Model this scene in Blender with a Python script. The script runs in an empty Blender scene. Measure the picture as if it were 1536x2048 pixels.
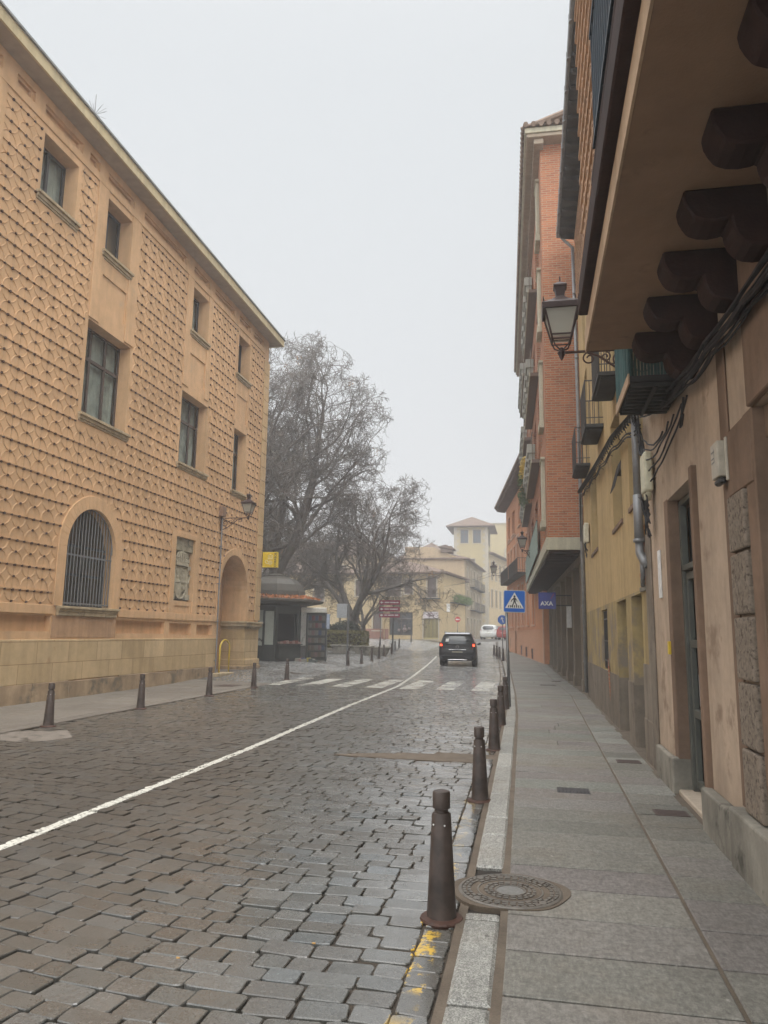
import bpy, math, random
import numpy as np
from mathutils import Vector, Matrix
R = math.radians
random.seed(7)
SC = bpy.context.scene
# ------------------------------------------------------------------ camera
cd = bpy.data.cameras.new('camera'); cam = bpy.data.objects.new('camera', cd); SC.collection.objects.link(cam)
cd.sensor_fit = 'VERTICAL'; cd.sensor_height = 36.0; cd.sensor_width = 27.0; cd.lens = 26.0
cd.clip_start = 0.05; cd.clip_end = 3000
_r = Vector((0.98086, 0.19424, 0.01432)).normalized(); _b = Vector((0.1941, -0.9675, -0.1620)).normalized()
_u = _b.cross(_r).normalized(); _r = _u.cross(_b).normalized()
cam.matrix_world = Matrix(((_r.x, _u.x, _b.x, 0), (_r.y, _u.y, _b.y, 0), (_r.z, _u.z, _b.z, 1.6), (0, 0, 0, 1)))
SC.camera = cam
# ------------------------------------------------------------------ sky, sun, exposure
SUN_EL, SUN_AZ = R(50), R(150)
w = bpy.data.worlds.new('World'); SC.world = w; w.use_nodes = True
nt = w.node_tree; nt.nodes.clear()
out = nt.nodes.new('ShaderNodeOutputWorld'); bg = nt.nodes.new('ShaderNodeBackground')
sky = nt.nodes.new('ShaderNodeTexSky'); sky.sky_type = 'NISHITA'; sky.sun_disc = False
sky.sun_elevation = SUN_EL; sky.sun_rotation = SUN_AZ; sky.dust_density = 6; sky.air_density = 1.5
tc = nt.nodes.new('ShaderNodeTexCoord'); sp = nt.nodes.new('ShaderNodeSeparateXYZ')
nt.links.new(tc.outputs['Generated'], sp.inputs[0])
rp = nt.nodes.new('ShaderNodeValToRGB'); rp.color_ramp.interpolation = 'EASE'
el = rp.color_ramp.elements
el[0].position = 0.0; el[0].color = (0.735, 0.745, 0.76, 1)
el[1].position = 0.62; el[1].color = (0.73, 0.757, 0.775, 1)
e = el.new(1.0); e.color = (1.0, 1.0, 1.0, 1)
nt.links.new(sp.outputs['Z'], rp.inputs[0])
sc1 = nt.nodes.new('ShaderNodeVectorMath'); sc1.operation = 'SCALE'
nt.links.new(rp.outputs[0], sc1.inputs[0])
# overcast dome: boosted overhead and behind the camera, out of view, to light walls
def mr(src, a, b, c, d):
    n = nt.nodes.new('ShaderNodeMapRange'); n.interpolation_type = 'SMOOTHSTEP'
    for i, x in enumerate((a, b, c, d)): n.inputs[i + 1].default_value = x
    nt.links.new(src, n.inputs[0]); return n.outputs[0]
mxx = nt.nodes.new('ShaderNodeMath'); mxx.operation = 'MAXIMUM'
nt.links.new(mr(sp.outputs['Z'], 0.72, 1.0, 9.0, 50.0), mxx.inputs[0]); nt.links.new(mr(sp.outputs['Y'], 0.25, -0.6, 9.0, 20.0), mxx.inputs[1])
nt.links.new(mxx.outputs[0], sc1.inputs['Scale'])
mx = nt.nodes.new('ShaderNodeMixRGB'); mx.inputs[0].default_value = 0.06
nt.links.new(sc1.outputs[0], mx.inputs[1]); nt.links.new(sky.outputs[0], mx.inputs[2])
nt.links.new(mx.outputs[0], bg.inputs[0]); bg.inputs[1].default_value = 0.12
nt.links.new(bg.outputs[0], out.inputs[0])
ld = bpy.data.lights.new('sun', 'SUN'); ld.energy = 1.5; ld.angle = R(60); ld.color = (1, 0.96, 0.9)
lo = bpy.data.objects.new('sun', ld); SC.collection.objects.link(lo)
_d = Vector((math.sin(SUN_AZ) * math.cos(SUN_EL), math.cos(SUN_AZ) * math.cos(SUN_EL), math.sin(SUN_EL)))
lo.rotation_euler = _d.to_track_quat('Z', 'Y').to_euler()
SC.view_settings.view_transform = 'Standard'; SC.view_settings.look = 'None'
SC.view_settings.exposure = 0.0; SC.view_settings.gamma = 1; SC.view_settings.use_curve_mapping = False
SC.cycles.use_denoising = True; SC.cycles.max_bounces = 6; SC.cycles.diffuse_bounces = 4
SC.cycles.volume_bounces = 1; SC.cycles.transparent_max_bounces = 8

# ------------------------------------------------------------------ helpers
def link(o): SC.collection.objects.link(o)
def tag(o, label=None, cat=None, group=None, kind=None):
    if label: o['label'] = label
    if cat: o['category'] = cat
    if group: o['group'] = group
    if kind: o['kind'] = kind
    return o
def thing(name, label, cat, loc=(0, 0, 0), rz=0, group=None):
    o = bpy.data.objects.new(name, None); link(o); o.location = loc; o.rotation_euler = (0, 0, rz)
    o.empty_display_size = 0.2
    return tag(o, label, cat, group)
def copy_tree(o, parent=None):
    c = o.copy(); link(c)
    if parent is not None: c.parent = parent
    for ch in [x for x in bpy.data.objects if x.parent == o]:
        copy_tree(ch, c)
    return c
class MB:
    def __init__(s): s.v = []; s.f = []; s.m = []
    def add(s, vs, fs, m=0):
        o = len(s.v); s.v.extend(vs)
        for f in fs: s.f.append(tuple(i + o for i in f)); s.m.append(m)
    def hexa(s, p, m=0):
        s.add(p, [(0, 3, 2, 1), (4, 5, 6, 7), (0, 1, 5, 4), (1, 2, 6, 5), (2, 3, 7, 6), (3, 0, 4, 7)], m)
    def box(s, x0, x1, y0, y1, z0, z1, m=0):
        s.hexa([(x0, y0, z0), (x1, y0, z0), (x1, y1, z0), (x0, y1, z0), (x0, y0, z1), (x1, y0, z1), (x1, y1, z1), (x0, y1, z1)], m)
    def tbox(s, cx, cy, z0, z1, a0, b0, a1, b1, m=0):
        s.hexa([(cx - a0, cy - b0, z0), (cx + a0, cy - b0, z0), (cx + a0, cy + b0, z0), (cx - a0, cy + b0, z0),
                (cx - a1, cy - b1, z1), (cx + a1, cy - b1, z1), (cx + a1, cy + b1, z1), (cx - a1, cy + b1, z1)], m)
    def prism(s, pts, z0, z1, m=0, tf=None):
        n = len(pts); tf = tf or (lambda a, b, c: (a, b, c))
        vs = [tf(a, b, z0) for a, b in pts] + [tf(a, b, z1) for a, b in pts]
        s.add(vs, [tuple(range(n))[::-1], tuple(range(n, 2 * n))] + [(i, (i + 1) % n, n + (i + 1) % n, n + i) for i in range(n)], m)
    def lathe(s, prof, n=16, c=(0, 0, 0), m=0, rot=0):
        vs = []
        for r, z in prof:
            for i in range(n):
                a = rot + 2 * math.pi * i / n; vs.append((c[0] + r * math.cos(a), c[1] + r * math.sin(a), c[2] + z))
        fs = []
        for k in range(len(prof) - 1):
            for i in range(n):
                j = (i + 1) % n; fs.append((k * n + i, k * n + j, (k + 1) * n + j, (k + 1) * n + i))
        fs.append(tuple(range(n))[::-1]); fs.append(tuple(range((len(prof) - 1) * n, len(prof) * n)))
        s.add(vs, fs, m)
    def tube(s, path, r, n=6, m=0, cap=True):
        P = [Vector(p) for p in path]; rr = r if isinstance(r, (list, tuple)) else [r] * len(P)
        vs = []; prev = None
        for i, p in enumerate(P):
            t = (P[min(i + 1, len(P) - 1)] - P[max(i - 1, 0)])
            if t.length < 1e-9: t = Vector((0, 0, 1))
            t.normalize()
            if prev is None:
                a = Vector((0, 0, 1)) if abs(t.z) < 0.9 else Vector((1, 0, 0)); u = t.cross(a).normalized()
            else:
                u = (prev - t * prev.dot(t))
                u = u.normalized() if u.length > 1e-6 else t.orthogonal().normalized()
            prev = u; v = t.cross(u)
            for k in range(n):
                a = 2 * math.pi * k / n; q = p + (u * math.cos(a) + v * math.sin(a)) * rr[i]; vs.append((q.x, q.y, q.z))
        fs = []
        for i in range(len(P) - 1):
            for k in range(n):
                j = (k + 1) % n; fs.append((i * n + k, i * n + j, (i + 1) * n + j, (i + 1) * n + k))
        if cap: fs.append(tuple(range(n))[::-1]); fs.append(tuple(range((len(P) - 1) * n, len(P) * n)))
        s.add(vs, fs, m)
    def build(s, name, mats, parent=None, smooth=False, bevel=0, seg=1, fix=False):
        me = bpy.data.meshes.new(name); me.from_pydata(s.v, [], s.f)
        if not isinstance(mats, (list, tuple)): mats = [mats]
        for m in mats: me.materials.append(m)
        if len(mats) > 1: me.polygons.foreach_set('material_index', s.m)
        if smooth: me.polygons.foreach_set('use_smooth', [True] * len(me.polygons))
        me.update()
        if fix:
            import bmesh
            b = bmesh.new(); b.from_mesh(me); bmesh.ops.recalc_face_normals(b, faces=b.faces); b.to_mesh(me); b.free()
        o = bpy.data.objects.new(name, me); link(o)
        if parent is not None: o.parent = parent
        if bevel:
            md = o.modifiers.new('bevel', 'BEVEL'); md.width = bevel; md.segments = seg; md.limit_method = 'ANGLE'
        return o
class Fr:
    """a facade: origin P, direction D along the wall, N out of it"""
    def __init__(s, P, D, N):
        s.P = Vector((P[0], P[1], 0)); s.D = Vector((D[0], D[1], 0)).normalized(); s.N = Vector((N[0], N[1], 0)).normalized()
    def p(s, u, v, w=0):
        q = s.P + s.D * u + s.N * w; return (q.x, q.y, v)
    def box(s, mb, u0, u1, v0, v1, w0, w1, m=0):
        p = s.p
        mb.hexa([p(u0, v0, w0), p(u1, v0, w0), p(u1, v0, w1), p(u0, v0, w1), p(u0, v1, w0), p(u1, v1, w0), p(u1, v1, w1), p(u0, v1, w1)], m)
    def quad(s, mb, u0, u1, v0, v1, w, m=0):
        mb.add([s.p(u0, v0, w), s.p(u1, v0, w), s.p(u1, v1, w), s.p(u0, v1, w)], [(0, 1, 2, 3)], m)
    def skin(s, mb, u0, u1, v0, v1, holes, m=0, w=0):
        """wall face with holes; a hole is (u0,u1,v0,v1,depth[,arch]) ; arch: round head on top of v1"""
        rects = []
        for h in holes:
            arch = len(h) > 5 and h[5]
            rects.append((h[0], h[1], h[2], h[3] + ((h[1] - h[0]) / 2 if arch else 0)))
        us = sorted({u0, u1} | {x for r in rects for x in r[:2] if u0 < x < u1})
        vs = sorted({v0, v1} | {x for r in rects for x in r[2:] if v0 < x < v1})
        for i in range(len(us) - 1):
            a, b = us[i], us[i + 1]; c = (a + b) / 2; j = 0
            while j < len(vs) - 1:
                if any(r[0] < c < r[1] and r[2] < (vs[j] + vs[j + 1]) / 2 < r[3] for r in rects): j += 1; continue
                k = j
                while k + 1 < len(vs) - 1 and not any(r[0] < c < r[1] and r[2] < (vs[k + 1] + vs[k + 2]) / 2 < r[3] for r in rects): k += 1
                s.quad(mb, a, b, vs[j], vs[k + 1], w, m); j = k + 1
        for h in holes:
            a, b, c, d, dp = h[:5]
            if len(h) > 5 and h[5]:
                r = (b - a) / 2; uc = (a + b) / 2; n = 20
                P = [(uc - r * math.cos(math.pi * i / n), d + r * math.sin(math.pi * i / n)) for i in range(n + 1)]
                for i in range(n):
                    (x0, y0), (x1, y1) = P[i], P[i + 1]
                    mb.add([s.p(x0, y0, w), s.p(x1, y1, w), s.p(x1, d + r, w), s.p(x0, d + r, w)], [(0, 1, 2, 3)], m)
                    mb.add([s.p(x0, y0, w), s.p(x1, y1, w), s.p(x1, y1, w - dp), s.p(x0, y0, w - dp)], [(0, 1, 2, 3)], m)
                s_top = False
            else: s_top = True
            sk = h[6] if len(h) > 6 else ''
            E = ([] if 'b' in sk else [((a, c), (b, c))]) + [((a, c), (a, d)), ((b, c), (b, d))] + ([((a, d), (b, d))] if s_top and 't' not in sk else [])
            for (x0, y0), (x1, y1) in E:
                mb.add([s.p(x0, y0, w), s.p(x1, y1, w), s.p(x1, y1, w - dp), s.p(x0, y0, w - dp)], [(0, 1, 2, 3)], m)
def relief(mb, fr, u0, u1, v0, rows, du, dv, ok, w=0, hgt=0.022, wid=0.034, knob=0.022, seg=18, m=0, mk=1):
    """interlaced plaster rings between ledges, a dark slag pebble on every crossing"""
    n = int((u1 - u0) / du) + 2
    for r in range(rows):
        vc = v0 + r * dv
        u = u0
        run = None
        step = du / 8
        while u <= u1 + 1e-6:
            g = ok(u, vc)
            if g and run is None: run = u
            if (not g or u + step > u1 + 1e-6) and run is not None:
                if u - run > 0.08:
                    fr.box(mb, run, u - (0 if g else step), vc - wid * .55, vc + wid * .55, w, w + hgt * 1.7, m)
                run = None
            u += step
        for i in range(n):
            uc = u0 + i * du
            if ok(uc, vc) : fr.box(mb, uc - knob, uc + knob, vc - knob * 1.9, vc - knob * .1, w, w + hgt + knob * .9, mk)
            if ok(uc + du / 2, vc): fr.box(mb, uc + du / 2 - knob * .8, uc + du / 2 + knob * .8, vc - knob * 1.7, vc - knob * .1, w, w + hgt + knob * .6, mk)
            if ok(uc, vc - dv / 2): fr.box(mb, uc - knob * .9, uc + knob * .9, vc - dv / 2 - knob, vc - dv / 2 + knob * .7, w, w + hgt + knob * .6, mk)
            if ok(uc, vc - dv * .4) and ok(uc, vc + dv * .4):
                fr.box(mb, uc - .006, uc + .006, vc - dv / 2, vc + dv / 2, w, w + hgt * .35, m)
            ra, rb = du / 2, dv / 2
            pv = None
            for k in range(seg + 1):
                a = 2 * math.pi * k / seg; c, sn = math.cos(a), math.sin(a)
                inn = (uc + (ra - wid / 2) * c, vc + (rb - wid / 2) * sn); mid = (uc + ra * c, vc + rb * sn); ou = (uc + (ra + wid / 2) * c, vc + (rb + wid / 2) * sn)
                g = ok(*ou) and ok(*inn)
                cur = (inn, mid, ou)
                if pv and g and pg:
                    vs = [fr.p(*pv[0], w), fr.p(*pv[1], w + hgt), fr.p(*pv[2], w), fr.p(*cur[0], w), fr.p(*cur[1], w + hgt), fr.p(*cur[2], w)]
                    mb.add(vs, [(0, 1, 4, 3), (1, 2, 5, 4)], m)
                pv, pg = cur, g
# ------------------------------------------------------------------ materials
def N_(nt, t, **kw):
    n = nt.nodes.new(t)
    for k, v in kw.items(): setattr(n, k, v)
    return n
def M_(nt, op, a, b=None, clamp=False):
    n = N_(nt, 'ShaderNodeMath', operation=op, use_clamp=clamp)
    for i, x in enumerate((a, b)):
        if x is None: continue
        if isinstance(x, (int, float)): n.inputs[i].default_value = x
        else: nt.links.new(x, n.inputs[i])
    return n.outputs[0]
def noise_(nt, vec, scale, detail=4, rough=.55, sx=1, sy=1, sz=1):
    n = N_(nt, 'ShaderNodeTexNoise'); n.inputs['Scale'].default_value = scale; n.inputs['Detail'].default_value = detail
    n.inputs['Roughness'].default_value = rough
    if (sx, sy, sz) != (1, 1, 1):
        mp = N_(nt, 'ShaderNodeMapping'); mp.inputs['Scale'].default_value = (sx, sy, sz); nt.links.new(vec, mp.inputs[0]); vec = mp.outputs[0]
    nt.links.new(vec, n.inputs['Vector']); return n.outputs[0]
def ramp_(nt, fac, stops):
    r = N_(nt, 'ShaderNodeValToRGB'); e = r.color_ramp.elements
    while len(e) < len(stops): e.new(0.5)
    for k, (p, c) in enumerate(stops):
        e[k].position = p; e[k].color = (c, c, c, 1) if isinstance(c, (int, float)) else (*c, 1)
    nt.links.new(fac, r.inputs[0]); return r.outputs[0]
def mix_(nt, fac, a, b, mode='MIX'):
    n = N_(nt, 'ShaderNodeMixRGB', blend_type=mode)
    for i, x in enumerate((fac, a, b)):
        if isinstance(x, (int, float)): n.inputs[i].default_value = x if i == 0 else (x, x, x, 1)
        elif isinstance(x, tuple): n.inputs[i].default_value = (*x, 1)
        else: nt.links.new(x, n.inputs[i])
    return n.outputs[0]
def new_mat(name, rough=.8, spec=.3, metal=0):
    m = bpy.data.materials.new(name); m.use_nodes = True; nt = m.node_tree; b = nt.nodes['Principled BSDF']
    b.inputs['Roughness'].default_value = rough; b.inputs['Specular IOR Level'].default_value = spec; b.inputs['Metallic'].default_value = metal
    return m, nt, b
def pos_(nt, obj=False):
    if obj: return N_(nt, 'ShaderNodeTexCoord').outputs['Object']
    return N_(nt, 'ShaderNodeNewGeometry').outputs['Position']
def bump_(nt, b, h, strength=.4, dist=.02):
    n = N_(nt, 'ShaderNodeBump'); n.inputs['Strength'].default_value = strength; n.inputs['Distance'].default_value = dist
    nt.links.new(h, n.inputs['Height']); nt.links.new(n.outputs[0], b.inputs['Normal']); return n
def sc(c, k): return tuple(min(1, x * k) for x in c)
def plaster(name, col, var=.22, scale=1.3, bump=.35, streak=.25, rough=.92, fine=60, grime=None, obj=False, spec=.2, metal=0, joints=None):
    m, nt, b = new_mat(name, rough, spec, metal); P = pos_(nt, obj)
    n1 = noise_(nt, P, scale, 5, .6); n2 = noise_(nt, P, scale * 7, 4, .6); n3 = noise_(nt, P, fine, 3, .6)
    c = mix_(nt, ramp_(nt, n1, [(.3, 0), (.7, 1)]), sc(col, 1 - var), sc(col, 1 + var * .6))
    c = mix_(nt, .35, c, ramp_(nt, n2, [(.25, .55), (.75, 1.0)]), 'MULTIPLY')
    if streak:
        s = noise_(nt, P, 1.0, 4, .6, 5, 5, .35)
        c = mix_(nt, streak, c, ramp_(nt, s, [(.38, .45), (.58, 1.0)]), 'MULTIPLY')
    if grime:
        g = noise_(nt, P, grime[1], 5, .65)
        c = mix_(nt, ramp_(nt, g, [(grime[2], 0), (grime[2] + .1, 1)]), c, grime[0])
    if joints:   # (z period, z offset, along period) cut joints in stonework
        sepn = N_(nt, 'ShaderNodeSeparateXYZ'); nt.links.new(P, sepn.inputs[0])
        br = N_(nt, 'ShaderNodeTexBrick'); cb = N_(nt, 'ShaderNodeCombineXYZ')
        nt.links.new(M_(nt, 'ADD', sepn.outputs[0], sepn.outputs[1]), cb.inputs[0]); nt.links.new(M_(nt, 'ADD', sepn.outputs[2], joints[1]), cb.inputs[1])
        nt.links.new(cb.outputs[0], br.inputs['Vector']); br.inputs['Scale'].default_value = 1
        br.inputs['Brick Width'].default_value = joints[2]; br.inputs['Row Height'].default_value = joints[0]; br.inputs['Mortar Size'].default_value = .007
        br.inputs['Mortar Smooth'].default_value = .3
        br.inputs['Color1'].default_value = (1, 1, 1, 1); br.inputs['Color2'].default_value = (.78, .76, .72, 1); br.inputs['Mortar'].default_value = (.45, .4, .33, 1)
        c = mix_(nt, 1, c, br.outputs[0], 'MULTIPLY')
    nt.links.new(c, b.inputs['Base Color'])
    h = M_(nt, 'ADD', M_(nt, 'MULTIPLY', n2, .7), M_(nt, 'MULTIPLY', n3, .5))
    bump_(nt, b, h, bump, .012)
    return m
def brick_mat(name, c1, c2, mortar, bw=.25, rh=.065, ms=.009):
    m, nt, b = new_mat(name, .9, .2); P = pos_(nt)
    s = N_(nt, 'ShaderNodeSeparateXYZ'); nt.links.new(P, s.inputs[0]); cb = N_(nt, 'ShaderNodeCombineXYZ')
    nt.links.new(M_(nt, 'ADD', s.outputs[0], s.outputs[1]), cb.inputs[0]); nt.links.new(s.outputs[2], cb.inputs[1])
    br = N_(nt, 'ShaderNodeTexBrick'); nt.links.new(cb.outputs[0], br.inputs['Vector']); br.inputs['Scale'].default_value = 1
    br.inputs['Brick Width'].default_value = bw; br.inputs['Row Height'].default_value = rh; br.inputs['Mortar Size'].default_value = ms
    br.inputs['Bias'].default_value = -.1
    br.inputs['Color1'].default_value = (*c1, 1); br.inputs['Color2'].default_value = (*c2, 1); br.inputs['Mortar'].default_value = (*mortar, 1)
    big = noise_(nt, P, .9, 4, .6); c = mix_(nt, .5, br.outputs[0], ramp_(nt, big, [(.3, .62), (.7, 1)]), 'MULTIPLY')
    wn = noise_(nt, cb.outputs[0], 1, 2, .5, 4.2, 15.5, 1); c = mix_(nt, ramp_(nt, wn, [(.62, 0), (.7, .55)]), c, sc(c2, .45))
    nt.links.new(c, b.inputs['Base Color']); bump_(nt, b, br.outputs[1], .5, -.01)
    return m
def simple(name, col, rough=.6, spec=.4, metal=0, var=.15, scale=14, bump=.1, obj=True):
    m, nt, b = new_mat(name, rough, spec, metal); P = pos_(nt, obj); n1 = noise_(nt, P, scale, 5, .6)
    nt.links.new(mix_(nt, ramp_(nt, n1, [(.3, 0), (.7, 1)]), sc(col, 1 - var), sc(col, 1 + var)), b.inputs['Base Color'])
    nt.links.new(ramp_(nt, n1, [(.2, max(.03, rough - .12)), (.8, min(1, rough + .12))]), b.inputs['Roughness'])
    if bump: bump_(nt, b, noise_(nt, P, scale * 4, 3, .6), bump, .005)
    return m
def glass_mat(name, tint=(.02, .025, .03), rough=.06, thr=.35):
    m = bpy.data.materials.new(name); m.use_nodes = True; nt = m.node_tree; nt.nodes.clear()
    o = N_(nt, 'ShaderNodeOutputMaterial'); g = N_(nt, 'ShaderNodeBsdfPrincipled'); t = N_(nt, 'ShaderNodeBsdfTransparent'); mx = N_(nt, 'ShaderNodeMixShader')
    g.inputs['Base Color'].default_value = (*tint, 1); g.inputs['Roughness'].default_value = rough; g.inputs['Specular IOR Level'].default_value = .8
    P = pos_(nt); bump_(nt, g, noise_(nt, P, 1.6, 2), .08, .05)
    t.inputs[0].default_value = (.75, .8, .8, 1); mx.inputs[0].default_value = thr
    nt.links.new(t.outputs[0], mx.inputs[1]); nt.links.new(g.outputs[0], mx.inputs[2]); nt.links.new(mx.outputs[0], o.inputs[0])
    return m
def emit(name, col, s, base=None):
    m, nt, b = new_mat(name, .3); b.inputs['Base Color'].default_value = (*(base or col), 1); b.inputs['Emission Color'].default_value = (*col, 1); b.inputs['Emission Strength'].default_value = s
    return m
OCHRE = (.7, .45, .25)
mt = {}
mt['ochre'] = plaster('ochre plaster', OCHRE, .16, .5, .25, .2, grime=((.44, .33, .22), .55, .64))
mt['ochre_relief'] = plaster('ochre relief plaster', (.66, .425, .24), .2, .6, .45, .3, grime=((.42, .31, .2), .5, .62))
mt['slag'] = simple('slag pebbles', (.085, .05, .035), .9, .2)
mt['ochre_low'] = plaster('worn ochre plaster', (.54, .34, .2), .16, 1.1, .3, .3)
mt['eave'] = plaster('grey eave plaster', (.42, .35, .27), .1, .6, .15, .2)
mt['fascia'] = plaster('cream fascia', (.62, .52, .32), .1, 1, .15, .3)
mt['limestone'] = plaster('limestone ashlar', (.64, .48, .28), .14, .8, .3, .2, joints=(.47, .1, 1.15), grime=((.36, .2, .1), 1.1, .66))
mt['sillstone'] = plaster('sill stone', (.5, .4, .26), .2, 2, .3, .35, grime=((.14, .13, .1), 3, .6))
mt['lowstone'] = plaster('crumbling base stone', (.42, .31, .2), .3, 1.6, .7, .3, grime=((.17, .14, .1), 1.3, .52))
mt['carved'] = plaster('carved stone', (.36, .32, .23), .3, 4, .6, .2, grime=((.14, .13, .1), 5, .55))
mt['iron'] = simple('dark iron', (.045, .043, .042), .5, .5)
mt['rustiron'] = simple('rusty iron', (.07, .035, .025), .65, .4, var=.35)
mt['bollard'] = simple('bollard iron', (.058, .043, .036), .5, .4, 0, .6, 7, .35)
mt['frame'] = simple('brown window frame', (.095, .072, .06), .5, .4, obj=False)
mt['frame_dark'] = simple('dark window frame', (.05, .05, .05), .5, .4, obj=False)
mt['glass'] = glass_mat('window glass', thr=.22)
mt['glass_dark'] = glass_mat('dark glass', (.015, .018, .02), .08, .75)
mt['curtain'] = simple('curtain', (.6, .6, .52), .9, .1, 0, .35, 3, 0, False)
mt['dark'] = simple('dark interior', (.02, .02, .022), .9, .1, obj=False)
mt['tile'] = simple('roof tile', (.22, .165, .13), .9, .2, 0, .35, 3, .3, False)
mt['wood'] = plaster('dark timber', (.045, .024, .02), .35, 3, .4, .3, .75, 40)
mt['grey_metal'] = simple('grey zinc', (.24, .245, .25), .45, .5, .3, .25, 5, .05, False)
mt['yellow_tube'] = simple('yellow paint tube', (.62, .44, .04), .4, .5)
mt['white'] = simple('white paint', (.75, .75, .73), .5, .4)
mt['black'] = simple('black paint', (.015, .015, .016), .4, .5)
mt['cable'] = simple('black cable', (.02, .02, .022), .6, .3, obj=False)
mt['rubber'] = simple('rubber', (.02, .02, .02), .85, .2)
mt['lampiron'] = simple('lamp housing iron', (.05, .03, .028), .45, .4, var=.25)
mt['lampglass'] = glass_mat('lamp glass', (.5, .48, .4), .3, .6)
# ================================================================== terrain
def ss(x, a, b):
    t = np.clip((np.asarray(x, float) - a) / (b - a), 0, 1); return t * t * (3 - 2 * t)
def T(x, y):
    a = np.interp(y, [-50, 28, 36, 47, 58, 68, 78, 90, 200, 400], [0, 0, .07, .24, .36, .74, 1.05, 1.15, 1.4, 1.8])
    return a + .2 * ss(-np.asarray(x, float), 8.8, 10.6) * ss(y, 20, 27)
def Tf(x, y): return float(T(x, y))
def kx(y): return np.interp(y, [-20, 4, 9, 15.6, 21, 31, 41, 55, 80], [-.43, -.43, -.49, -.58, -.73, -1.12, -1.62, -2.5, -3.6])     # road edge of the right kerb
def wx(y): return np.interp(y, [-20, 21.5, 43, 60, 80], [1.5, 1.5, .68, -1.9, -3.0])                                         # foot of the right-hand houses
def lxf(y): return np.interp(y, [-20, 10, 16.7, 23, 39, 45, 70], [-3.88, -3.88, -4.05, -4.1, -5.28, -5.75, -8.2])
def np_mesh(name, V, F, mats, attrs=None, midx=None, smooth=None):
    """V (n,3); F list of (k,m) int arrays of equal-length faces"""
    me = bpy.data.meshes.new(name)
    nl = sum(f.size for f in F); nf = sum(len(f) for f in F)
    me.vertices.add(len(V)); me.vertices.foreach_set('co', V.astype(np.float32).ravel())
    me.loops.add(nl); me.loops.foreach_set('vertex_index', np.concatenate([f.ravel() for f in F]).astype(np.int32))
    me.polygons.add(nf); tot = np.concatenate([np.full(len(f), f.shape[1]) for f in F]); st = np.concatenate([[0], np.cumsum(tot)[:-1]])
    me.polygons.foreach_set('loop_start', st.astype(np.int32)); me.polygons.foreach_set('loop_total', tot.astype(np.int32))
    for m in mats: me.materials.append(m)
    if midx is not None: me.polygons.foreach_set('material_index', midx.astype(np.int32))
    if smooth is not None: me.polygons.foreach_set('use_smooth', smooth)
    me.update(calc_edges=True)
    me.shade_flat()
    for k, a in (attrs or {}).items():
        at = me.attributes.new(k, 'FLOAT', 'POINT'); at.data.foreach_set('value', a.astype(np.float32))
    o = bpy.data.objects.new(name, me); link(o); return o
rng = np.random.default_rng(5)
def stones(cx, cy, a, b, h, tilt, rot, k=12, p=5.0, inset=.82, jit=.05, skew=None, lip=.012):
    """rounded stones as one vertex block: three rings of k points each, closed on top"""
    n = len(cx); th = (np.arange(k) + .5) * 2 * np.pi / k
    ux = np.sign(np.cos(th)) * np.abs(np.cos(th)) ** (2 / p); uy = np.sign(np.sin(th)) * np.abs(np.sin(th)) ** (2 / p)
    ux = ux / np.abs(ux).max(); uy = uy / np.abs(uy).max()
    V = np.zeros((n, 3, k, 3))
    jx = 1 + rng.uniform(-jit, jit, (n, k)); jy = 1 + rng.uniform(-jit, jit, (n, k))
    tx = rng.normal(0, tilt, n); ty = rng.normal(0, tilt, n)
    for r, (s, dz) in enumerate(((1.0, -.03), (1.0, -lip), (inset, 0.0))):
        ea = a[:, None] - (1 - s) * np.minimum(a, b)[:, None]; eb = b[:, None] - (1 - s) * np.minimum(a, b)[:, None]
        X = ea * ux * jx; Y = eb * uy * jy
        Z = (h[:, None] + dz + (X * tx[:, None] + Y * ty[:, None])) if r else np.full((n, k), -.03)
        c, s_ = np.cos(rot)[:, None], np.sin(rot)[:, None]
        wx_ = cx[:, None] + X * c - Y * s_; wy_ = cy[:, None] + X * s_ + Y * c
        V[:, r, :, 0] = wx_; V[:, r, :, 1] = wy_; V[:, r, :, 2] = Z + T(wx_, wy_)
    base = (np.arange(n) * 3 * k)[:, None, None]
    i = np.arange(k); j = (i + 1) % k
    q = np.concatenate([np.stack([i + r * k, j + r * k, j + (r + 1) * k, i + (r + 1) * k], 1) for r in (0, 1)])
    Q = (base + q[None]).reshape(-1, 4); C = (base[:, :, 0] + (np.arange(k) + 2 * k)[None])
    return V.reshape(-1, 3), Q, C
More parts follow.
